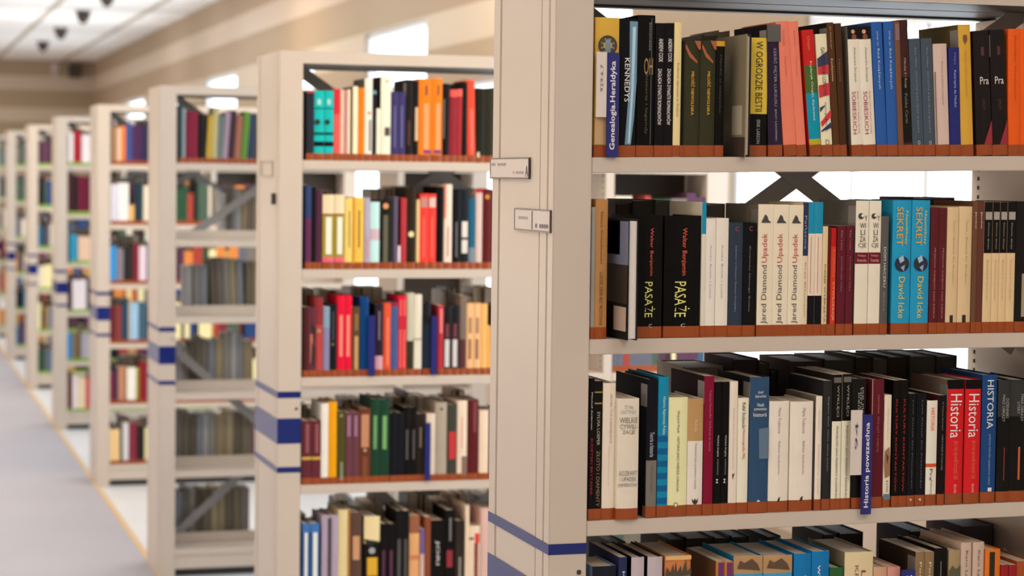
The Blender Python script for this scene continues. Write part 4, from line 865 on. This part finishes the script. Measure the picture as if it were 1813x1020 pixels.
s4 = [
 (388, 456, 352, (90, 38, 46), 'burgundy book with a gold band', {'b': [(.565, .61, (190, 150, 60))], 's': (90, 92, 96), 'p': [('r', .4, .75, .05, .5, (130, 70, 74))]}),
 (458, 526, 352, (90, 38, 46), 'burgundy book with a gold band', {'b': [(.565, .61, (190, 150, 60))], 'p': [('r', .4, .75, .05, .5, (130, 70, 74))]}),
 (528, 580, 226, (224, 204, 194), 'white book', {}),
 (582, 642, 214, (236, 144, 16), 'marigold orange book', {'hard': 1}),
 (646, 704, 282, (72, 66, 30), 'moss green book', {'p': [('o', .45, .06, .2, (130, 124, 90)), ('r', .4, .7, .7, .95, (120, 130, 100))]}),
 (708, 756, 288, (96, 54, 62), 'dusty maroon book', {'p': [('r', .2, .7, .05, .34, (140, 96, 120))]}),
 (758, 806, 288, (96, 54, 62), 'dusty maroon book', {'p': [('r', .2, .7, .05, .34, (140, 96, 120))]}),
 (808, 888, 262, (96, 50, 32), 'chestnut book with a tan portrait', {'hard': 1, 'p': [('r', .15, .85, .08, .52, (176, 120, 88)), ('o', .5, .56, .12, (190, 160, 130)), ('r', .3, .7, .65, .92, (110, 60, 30))]}),
 (890, 952, 190, (26, 58, 40), 'forest green book with a lime strip', {'p': [('r', .3, .7, .2, .6, (96, 140, 84))]}),
 (954, 1026, 194, (26, 58, 40), 'forest green book with a lime strip', {'p': [('r', .3, .7, .2, .6, (110, 150, 90))]}),
 (1032, 1078, 290, (26, 26, 34), 'blue black book', {}),
 (1080, 1128, 292, (26, 26, 34), 'blue black book', {}),
 (1130, 1178, 252, (26, 23, 24), 'black book with a row of grey marks', {'p': [('r', .35, .65, .3, .7, (74, 70, 70))]}),
 (1180, 1226, 252, (26, 23, 24), 'black book with a row of grey marks', {'p': [('r', .35, .65, .3, .7, (74, 70, 70))]}),
 (1228, 1286, 300, (44, 34, 30), 'espresso brown book', {'p': [('r', .3, .55, .2, .5, (110, 96, 84))]}),
 (1296, 1360, 300, (206, 184, 166), 'cream book behind a blue tab', {}),
 (1362, 1444, 220, (158, 142, 126), 'greige book with a dark dot', {'p': [('o', .5, .08, .12, (60, 56, 50))]}),
 (1446, 1518, 232, (60, 58, 50), 'dark grey book with a red patch', {'p': [('r', .2, .9, .36, .72, (176, 40, 40))]}),
 (1520, 1592, 205, (226, 190, 168), 'pale rose book', {'p': [('r', .45, .95, .7, .94, (120, 90, 80)), ('r', .4, .55, .2, .6, (210, 150, 130))]}),
 (1594, 1676, 200, (84, 26, 28), 'oxblood book', {'hard': 1, 'p': [('r', .5, .8, .02, .4, (110, 50, 52))]}),
 (1680, 1748, 276, (216, 188, 164), 'biscuit coloured book', {}),
 (1750, 1830, 270, (60, 40, 36), 'dark brown end book', {}),
]
label_row(row(1, 3, c4, s4, G1, ''), 'fourth shelf, second bookcase', 'book', G1)
e = divider(1, 3, 752.5, 762, 752.5, 749, 749, 850, None, '', ''); tag(e, 'navy shelf divider beside the espresso brown book, second bookcase', 'shelf divider', 'plastic shelf dividers')
def bw(): return {'b': [(0, .13, (60, 104, 160))], 'p': [('r', .35, .8, .13, .9, (206, 206, 214))]}
s5 = [
 (388, 440, 402, (44, 80, 130), 'sky blue book with a white strip', bw()),
 (442, 516, 400, (44, 80, 130), 'sky blue book with a white strip', bw()),
 (532, 592, 346, (160, 142, 160), 'lavender grey book', {'p': [('r', .72, .98, .03, .9, (70, 60, 62))]}),
 (596, 652, 342, (160, 142, 160), 'lavender grey book', {'p': [('r', .0, .1, .03, .9, (70, 60, 62))]}),
 (654, 738, 302, (206, 186, 136), 'pale straw book', {'p': [('r', .8, 1, 0, .9, (160, 100, 50))]}),
 (742, 824, 318, (84, 60, 50), 'brown book with a tan panel', {'p': [('r', .2, .8, .30, .60, (186, 134, 96))]}),
 (840, 956, 350, (30, 26, 22), 'ivory topped book with a yellow block', {'b': [(0, .36, (214, 192, 144))], 'p': [('p', [(0, .32), (.3, .40), (.8, .36), (1, .38), (1, .34), (0, .30)], (30, 26, 22)), ('o', .5, .46, .2, (150, 146, 150)), ('r', .2, .85, .55, .8, (200, 150, 30))]}),
 (962, 1016, 402, (26, 22, 24), 'black book with a purple panel', {'p': [('r', .2, .6, .4, .9, (70, 30, 54))]}),
 (1018, 1070, 402, (26, 22, 24), 'black book with a purple panel', {'p': [('r', .2, .6, .4, .9, (80, 32, 60))]}),
 (1074, 1122, 306, (30, 28, 28), 'tall black book with a dark grey label', {'p': [('r', .2, .7, .36, .9, (66, 62, 62))]}),
 (1124, 1168, 306, (30, 28, 28), 'tall black book with a dark grey label', {'p': [('r', .2, .7, .36, .9, (66, 62, 62))]}),
 (1172, 1246, 344, (206, 150, 100), 'tan book with a russet top', {'b': [(0, .24, (140, 84, 60))], 'p': [('r', .1, .9, .54, .6, (190, 110, 70))]}),
 (1250, 1280, 440, (106, 84, 130), 'thin purple book', {'b': [(.42, .93, (196, 160, 150))]}),
 (1284, 1326, 354, (124, 66, 44), 'russet brown book', {}),
 (1328, 1428, 376, (26, 22, 22), 'broad black book with a white title', {'hard': 1, 't': [('JORI', (206, 200, 196), .30, .66, 'd', .32, .62)]}),
 (1432, 1504, 302, (24, 21, 22), 'black book with a red label', {'p': [('r', .15, .75, .52, .74, (130, 30, 40)), ('r', .4, .6, .1, .4, (110, 104, 104))]}),
 (1508, 1566, 380, (50, 40, 36), 'dark umber book', {'p': [('r', .4, .7, .55, .9, (130, 116, 104))]}),
 (1578, 1606, 270, (216, 186, 160), 'thin tall tan book', {}),
 (1608, 1688, 420, (222, 190, 166), 'cream book with a red spot and black bar', {'p': [('r', .5, .9, .12, .28, (206, 46, 40)), ('r', .0, .4, .19, .22, (60, 40, 40)), ('r', .45, .8, .28, .9, (120, 40, 40))]}),
 (1692, 1752, 290, (200, 160, 150), 'dusty pink tall book', {}),
 (1754, 1830, 300, (150, 120, 100), 'mocha end book', {}),
]
label_row(row(1, 4, c5, s5, G1, ''), 'fifth shelf, second bookcase', 'book', G1)

# the two turned books
e = turned(0, 1, 1077, 1110, 1128, 388, (38, 34, 32), '', 604, [(.0, 1, .02, .38, (104, 106, 128)), (.3, .95, .02, .30, (120, 96, 66)), (.02, .98, .38, .70, (46, 36, 28)), (.05, .5, .73, .93, (176, 150, 136))], ang=0, out=.045)
tag(e, 'photo covered book turned pages outward, beside the tan brown book, second shelf', 'book', G0)
e = turned(0, 0, 1281, 1318, 1327, 60, (130, 116, 92), '', 278, [(.1, .42, .58, .82, (176, 160, 140)), (.0, 1, .84, 1, (64, 46, 36)), (.5, .8, .15, .5, (112, 98, 76))], ang=0, out=.02, pgm=M_PAGES)
tag(e, 'worn khaki book turned pages outward, by the yellow panel book, top shelf', 'book', G0)

# ---- third bookcase: its top front row, and the books of its far side seen from behind
G2 = 'books on the third bookcase'
c3a = (240, 140, .43137)
t1 = [
 (178, 192, 106, (50, 66, 70), 'teal black book', {}), (193, 204, 120, (130, 140, 144), 'thin grey blue book', {}),
 (206, 231, 132, (110, 26, 48), 'crimson maroon book', {}), (232, 254, 132, (120, 30, 52), 'cherry maroon book', {}),
 (256, 286, 146, (34, 30, 32), 'black wide book', {}),
 (288, 310, 150, (170, 136, 52), 'mustard book', {'xt': 300}), (312, 334, 116, (160, 150, 110), 'tall sage book', {'xt': 322}),
 (336, 352, 150, (96, 110, 110), 'grey green book', {'xt': 348}), (354, 376, 136, (140, 120, 134), 'dusty mauve book', {'xt': 370}),
 (378, 402, 130, (60, 36, 46), 'dark plum book', {'xt': 394}), (404, 428, 150, (140, 90, 72), 'red brown book', {'xt': 418}),
 (430, 456, 134, (84, 120, 50), 'leaf green book', {'xt': 448}), (458, 482, 148, (40, 50, 78), 'navy grey book', {'xt': 472}), (484, 520, 140, (70, 60, 50), 'brown grey book', {}),
]
label_row(row(2, 0, c3a, t1, G2, '', d=.14), 'top shelf, third bookcase', 'book', G2)
GREYS = [((118, 114, 108), 'ash grey'), ((96, 88, 74), 'olive grey'), ((140, 136, 138), 'pale grey'), ((84, 76, 66), 'dark brown grey'), ((122, 108, 84), 'khaki grey'), ((110, 112, 118), 'bluish grey'), ((98, 90, 86), 'smoky grey'), ((132, 118, 96), 'sandy grey')]  # cream page edges greyed, their shade is in the colour
def back_row(k, n, conv, items, phrase):
    """books of the far side, seen by their page edges; x is given at the foot"""
    out = []; ox, oy, s = conv; cx, cyy = CASE[k]; rng = random.Random(40 + n); last = -9; cnt = {}
    for a, b_, top, ci, lean in items:
        dd = .145; Y = cyy + D - .006 - dd
        xa, xb = max(base_x(ox + a * s, Y, ZSH[n]), last), base_x(ox + b_ * s, Y, ZSH[n])
        xa = max(xa, cx + WP + .001)
        if xb - xa < .005: continue
        last = xb; zt = on_y(ox + (a + b_) / 2 * s, oy + top * s, Y).z; h = zt - ZSH[n]
        col, nm = GREYS[ci]
        w = xb - xa - .0004
        e = empty('book', ((xa + xb) / 2, Y, ZSH[n] + .0004))
        t = .0018; b = MB(); mc = side_mat(tuple(int(v * 1.15) for v in col))
        b.box(-w / 2, -w / 2 + t, 0, dd, 0, h, mc); b.box(w / 2 - t, w / 2, 0, dd, 0, h, mc); b.box(-w / 2 + t, w / 2 - t, dd - t, dd, 0, h, mc); b.build('cover', e)
        b = MB(); b.box(-w / 2 + t, w / 2 - t, .002, dd - t, .002, h - .002, mat('shaded_grey_pages_%d' % ci, seen(tuple(int(v * 1.12) for v in col)), .85, var=.12, scale=80)); b.build('page_block', e)
        if lean:
            e.rotation_euler.y = lean; px = xa if lean < 0 else xb; w2 = w / 2 * (1 if lean < 0 else -1)
            e.location = (px + w2 * math.cos(lean), Y, ZSH[n] + .0004 + abs(w2 * math.sin(lean)))
        out.append((e, nm + ' book showing its shaded page edges'))
    # number repeats of one shade along the shelf
    tot = {}
    for _, l in out: tot[l] = tot.get(l, 0) + 1
    for e, l in out:
        cnt[l] = cnt.get(l, 0) + 1
        lab = l if tot[l] == 1 else l.replace('book', 'book, %s of %s,' % (['first', 'second', 'third', 'fourth', 'fifth'][cnt[l] - 1], ['two', 'three', 'four', 'five', 'six'][tot[l] - 2]), 1)
        tag(e, lab + ', ' + phrase + ', third bookcase', 'book', 'books seen from behind on the third bookcase')
c3b = (240, 560, .4508)
back_row(2, 1, c3a, [(352, 370, 468, 2, 0), (372, 396, 450, 3, 0), (397, 412, 446, 5, 0), (413, 432, 455, 2, 0), (434, 462, 450, 4, 0), (464, 484, 446, 6, 0), (486, 520, 450, 7, 0)], 'second shelf')
back_row(2, 2, c3a, [(203, 232, 768, 2, 0), (238, 262, 766, 0, 0), (263, 296, 766, 5, 0), (312, 338, 738, 3, -.05), (340, 366, 736, 6, -.05), (368, 392, 738, 0, -.05), (394, 418, 740, 7, -.05), (420, 446, 742, 5, -.04), (452, 478, 752, 1, 0), (480, 520, 750, 4, 0)], 'third shelf')
back_row(2, 3, c3b, [(166, 186, 104, 2, 0), (188, 206, 120, 0, 0), (208, 236, 96, 3, 0), (238, 256, 78, 1, 0), (258, 284, 92, 6, 0), (286, 312, 96, 5, 0), (314, 344, 90, 7, 0), (346, 372, 66, 0, 0), (374, 398, 60, 2, 0), (400, 420, 70, 5, 0), (422, 460, 98, 4, 0)], 'fourth shelf')
back_row(2, 4, c3b, [(158, 186, 372, 6, 0), (188, 210, 376, 1, 0), (212, 238, 390, 3, 0), (240, 262, 386, 5, 0), (264, 286, 384, 2, 0), (288, 314, 382, 0, 0), (316, 352, 394, 4, 0), (354, 384, 376, 7, 0), (386, 414, 380, 3, 0), (416, 456, 384, 1, 0)], 'fifth shelf')
back_row(2, 5, c3b, [(158, 184, 690, 5, 0), (186, 208, 676, 6, 0), (210, 236, 680, 0, 0), (238, 262, 680, 3, 0), (264, 294, 682, 1, 0), (296, 324, 676, 7, 0), (326, 352, 680, 4, 0), (354, 382, 676, 3, 0), (384, 410, 672, 1, 0), (412, 446, 676, 6, 0)], 'sixth shelf')

# ---- far-side books that rise behind the front row of the front bookcase
def peek(n, items, phrase):
    out = []
    for px0, px1, top, col, look in items:
        dd = .15; Y = D - .006 - dd
        z = ZSH[n]; xa, xb = base_x(px0, Y, z + .25), base_x(px1, Y, z + .25)
        h = on_y((px0 + px1) / 2, top, Y).z - z - .006; w = xb - xa
        e = empty('book', ((xa + xb) / 2, Y, shelf_z(0, n, (xa + xb) / 2) + .0006))
        t = .0022; b = MB(); mc = side_mat(col)
        b.box(-w / 2, -w / 2 + t, 0, dd, 0, h, mc); b.box(w / 2 - t, w / 2, 0, dd, 0, h, mc); b.box(-w / 2 + t, w / 2 - t, dd - t, dd, 0, h, mc); b.build('cover', e)
        b = MB(); b.box(-w / 2 + t, w / 2 - t, .002, dd - t, .003, h - .003, mat('far_pages_%02x%02x%02x' % col, seen(tuple(min(255, int(v * .9 + 6)) for v in col)), .8, var=.1, scale=60)); b.build('page_block', e)
        tag(e, look + ' behind the front row, ' + phrase, 'book', 'far side books of the front bookcase')
peek(0, [(1212, 1243, 62, (74, 66, 54), 'olive brown book'), (1244, 1270, 55, (92, 84, 72), 'taupe book'), (1271, 1292, 48, (120, 108, 88), 'khaki book')], 'top shelf')
peek(1, [(1090, 1118, 352, (52, 34, 30), 'dark brown book'), (1119, 1159, 346, (56, 56, 52), 'tall charcoal book'), (1160, 1188, 348, (80, 80, 80), 'tall grey book'), (1194, 1225, 352, (104, 100, 94), 'light grey book'), (1228, 1284, 354, (88, 78, 66), 'wide brown grey book'),
        (1556, 1606, 350, (40, 36, 36), 'black flat topped book'), (1615, 1690, 345, (62, 42, 42), 'maroon brown wide book')], 'second shelf')
peek(2, [(1210, 1280, 643, (110, 100, 92), 'pale topped wide book'), (1296, 1342, 630, (50, 40, 46), 'dusky plum book'), (1343, 1362, 637, (60, 58, 50), 'olive grey slim book'), (1364, 1378, 652, (40, 38, 36), 'small black book'), (1396, 1456, 634, (66, 52, 48), 'patterned brown book'),
        (1459, 1512, 632, (70, 70, 72), 'slate topped book'), (1514, 1545, 628, (58, 48, 38), 'umber book'), (1546, 1570, 632, (90, 84, 80), 'ash book'), (1571, 1608, 628, (56, 46, 36), 'dark khaki book'), (1610, 1655, 627, (74, 72, 68), 'broad grey book'), (1657, 1694, 628, (60, 58, 58), 'charcoal grey book')], 'third shelf')
peek(3, [(1080, 1108, 955, (60, 56, 50), 'murky brown book'), (1180, 1212, 948, (46, 42, 38), 'dark umber book'), (1214, 1262, 946, (58, 48, 38), 'bronze brown book'), (1264, 1292, 946, (54, 54, 56), 'slate grey book'), (1294, 1326, 944, (50, 50, 52), 'graphite book'), (1356, 1382, 944, (50, 50, 48), 'dull black book'), (1456, 1482, 940, (44, 40, 36), 'deep brown book'), (1485, 1528, 938, (40, 36, 32), 'brown black book'), (1610, 1650, 934, (40, 38, 40), 'sooty book'), (1700, 1760, 925, (56, 48, 52), 'smoky violet book')], 'fourth shelf')

# ---- everything further down the row: more books than anyone would count, one object
far = MB(); rng = random.Random(11)
PAL = [(60, 40, 40), (34, 32, 36), (120, 40, 48), (40, 60, 100), (206, 190, 170), (170, 130, 80), (70, 84, 70), (200, 120, 60), (90, 90, 100), (30, 90, 120), (150, 60, 50), (220, 200, 150), (80, 50, 70), (110, 100, 90), (40, 70, 50)]
def far_book(x0, x1, y0, d, z, h, col, tape, spine=True):
    mc = cmat(col); w = x1 - x0 - .0006; c = (x0 + x1) / 2; t = .002
    ya, yb = y0, y0 + d
    far.box(c - w / 2, c - w / 2 + t, ya, yb, z, z + h, mc); far.box(c + w / 2 - t, c + w / 2, ya, yb, z, z + h, mc)
    ys = ya if spine else yb - t
    far.box(c - w / 2 + t, c + w / 2 - t, ys, ys + t, z, z + h, mc)
    far.box(c - w / 2 + t, c + w / 2 - t, ya + t + .001, yb - t - .001, z + .002, z + h - .003, M_PAGES)
    if tape and spine: far.box(c - w / 2, c + w / 2, ya - .0006, ya, z, z + .022, tape)
def far_spec(k, n, conv, items, tape):
    ox, oy, s = conv; cx, cyy = CASE[k]; Y = cyy + .006; last = cx + WP + .001
    for a, b_, top, col in items:
        xa, xb = max(last, base_x(ox + a * s, Y, ZSH[n])), base_x(ox + b_ * s, Y, ZSH[n])
        if xb - xa < .004: continue
        last = xb; h = on_y(ox + (a + b_) / 2 * s, oy + top * s, Y).z - ZSH[n]
        far_book(xa, xb, Y, .14, ZSH[n] + .0005, min(h, .29), col, tape)
    return last
def far_fill(k, n, x0, x1, rear, tape, dark=1., hmin=.18, hmax=.25, tint=None, gaps=0.):
    cx, cyy = CASE[k]; x = x0
    while x < x1 - .012:
        w = min(rng.uniform(.012, .042), x1 - x); rep = rng.choice((1, 1, 2, 2)); h = rng.uniform(hmin, hmax); col = rng.choice(PAL)
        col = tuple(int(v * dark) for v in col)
        if tint: col = tuple(int((v + t) / 2) for v, t in zip(col, tint))
        if rng.random() < gaps: x += w * 2; continue
        for _ in range(rep):
            if x + w > x1: break
            d = rng.uniform(.12, .16)
            if rear: far_book(x, x + w, cyy + D - .006 - d, d, ZSH[n] + .0005, h, col, None, False)
            else: far_book(x, x + w, cyy + .006, d, ZSH[n] + .0005, h, col, tape)
            x += w
k4a, k4b = (150, 170, .35333), (150, 500, .37255)
P4 = [(k4a, [(136, 164, 156, (150, 110, 80)), (165, 180, 158, (220, 180, 160)), (181, 204, 150, (226, 110, 40)), (206, 236, 138, (54, 70, 120)), (238, 262, 146, (70, 38, 72)), (263, 286, 146, (64, 36, 70)), (288, 318, 145, (40, 38, 64))]),
      (k4a, [(130, 168, 442, (190, 184, 196)), (169, 220, 436, (214, 204, 200)), (224, 248, 546, (206, 160, 96)), (250, 272, 430, (36, 40, 60)), (273, 292, 430, (34, 64, 64)), (294, 322, 450, (210, 190, 170))]),
      (k4a, [(128, 158, 752, (44, 130, 190)), (160, 194, 764, (120, 110, 116)), (196, 220, 752, (44, 40, 40)), (221, 242, 750, (52, 46, 42)), (245, 270, 742, (120, 34, 48)), (272, 308, 752, (206, 180, 186))]),
      (k4b, [(116, 144, 112, (96, 34, 40)), (146, 176, 110, (120, 56, 54)), (178, 206, 92, (30, 62, 84)), (208, 218, 92, (180, 170, 150)), (220, 254, 96, (140, 170, 196)), (256, 292, 96, (60, 84, 100))]),
      (k4b, [(112, 140, 430, (110, 30, 46)), (141, 156, 406, (40, 42, 76)), (158, 194, 402, (170, 116, 88)), (200, 244, 406, (222, 208, 192)), (246, 258, 406, (140, 130, 40)), (260, 296, 376, (124, 28, 36))]),
      (k4b, [(110, 166, 700, (214, 176, 126)), (168, 180, 690, (60, 90, 80)), (182, 208, 668, (200, 190, 190)), (212, 246, 666, (120, 40, 58)), (250, 284, 676, (46, 38, 36))])]
for n, (cv, it) in enumerate(P4):
    x = far_spec(3, n, cv, it, M_TAPE); far_fill(3, n, x + .001, CASE[3][0] + XM0 - .003, False, M_TAPE)
k5a, k5b = (90, 190, .28437), (90, 480, .29412)
P5 = [(k5a, [(112, 140, 160, (214, 200, 196)), (142, 188, 148, (150, 28, 40)), (192, 244, 172, (216, 196, 194))]), (k5a, [(112, 136, 418, (70, 36, 36)), (138, 166, 424, (44, 36, 40)), (168, 204, 430, (100, 28, 48)), (205, 244, 434, (90, 28, 44))]),
      (k5a, [(120, 142, 792, (40, 140, 170)), (144, 166, 792, (60, 130, 160)), (170, 244, 804, (206, 170, 144))]), (k5b, [(104, 126, 42, (70, 50, 54)), (130, 214, 54, (206, 192, 194)), (216, 236, 50, (60, 50, 46))]),
      (k5b, [(96, 126, 372, (20, 120, 170)), (128, 154, 372, (120, 98, 74)), (156, 182, 372, (96, 80, 60)), (184, 230, 374, (150, 144, 150))]), (k5b, [(98, 124, 604, (90, 46, 42)), (130, 162, 630, (214, 196, 194)), (164, 208, 642, (230, 190, 156)), (210, 234, 640, (190, 60, 70))])]
for n, (cv, it) in enumerate(P5):
    x = far_spec(4, n, cv, it, M_TAPE2); far_fill(4, n, x + .001, CASE[4][0] + XM0 - .003, False, M_TAPE2)
for k in (5, 6, 7):
    for n in range(6): far_fill(k, n, CASE[k][0] + WP + .002, CASE[k][0] + XM0 - .003, False, M_TAPE2)
# far sides and end bays
for k in (1, 3, 4, 5, 6):
    for n in range(6):
        if k == 1 and n == 0: far_fill(1, 0, 1.125, 1.42, False, M_TAPE, 1, .2, .23); continue
        if k == 1 and n == 1:
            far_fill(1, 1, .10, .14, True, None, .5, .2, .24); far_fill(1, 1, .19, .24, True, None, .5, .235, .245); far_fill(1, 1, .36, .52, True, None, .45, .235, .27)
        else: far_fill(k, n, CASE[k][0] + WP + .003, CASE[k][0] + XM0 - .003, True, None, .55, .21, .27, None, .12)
        if k == 1: far_fill(1, n, XM1 + CASE[1][0] + .003, XE0 + CASE[1][0] - .003, False, M_TAPE, 1, .225, .25)
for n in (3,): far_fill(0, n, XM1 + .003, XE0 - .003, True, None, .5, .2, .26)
o = far.build('distant_books'); tag(o, 'rows of further books on the bookcases down the aisle and behind others', 'books', None, 'stuff')

place_texts()
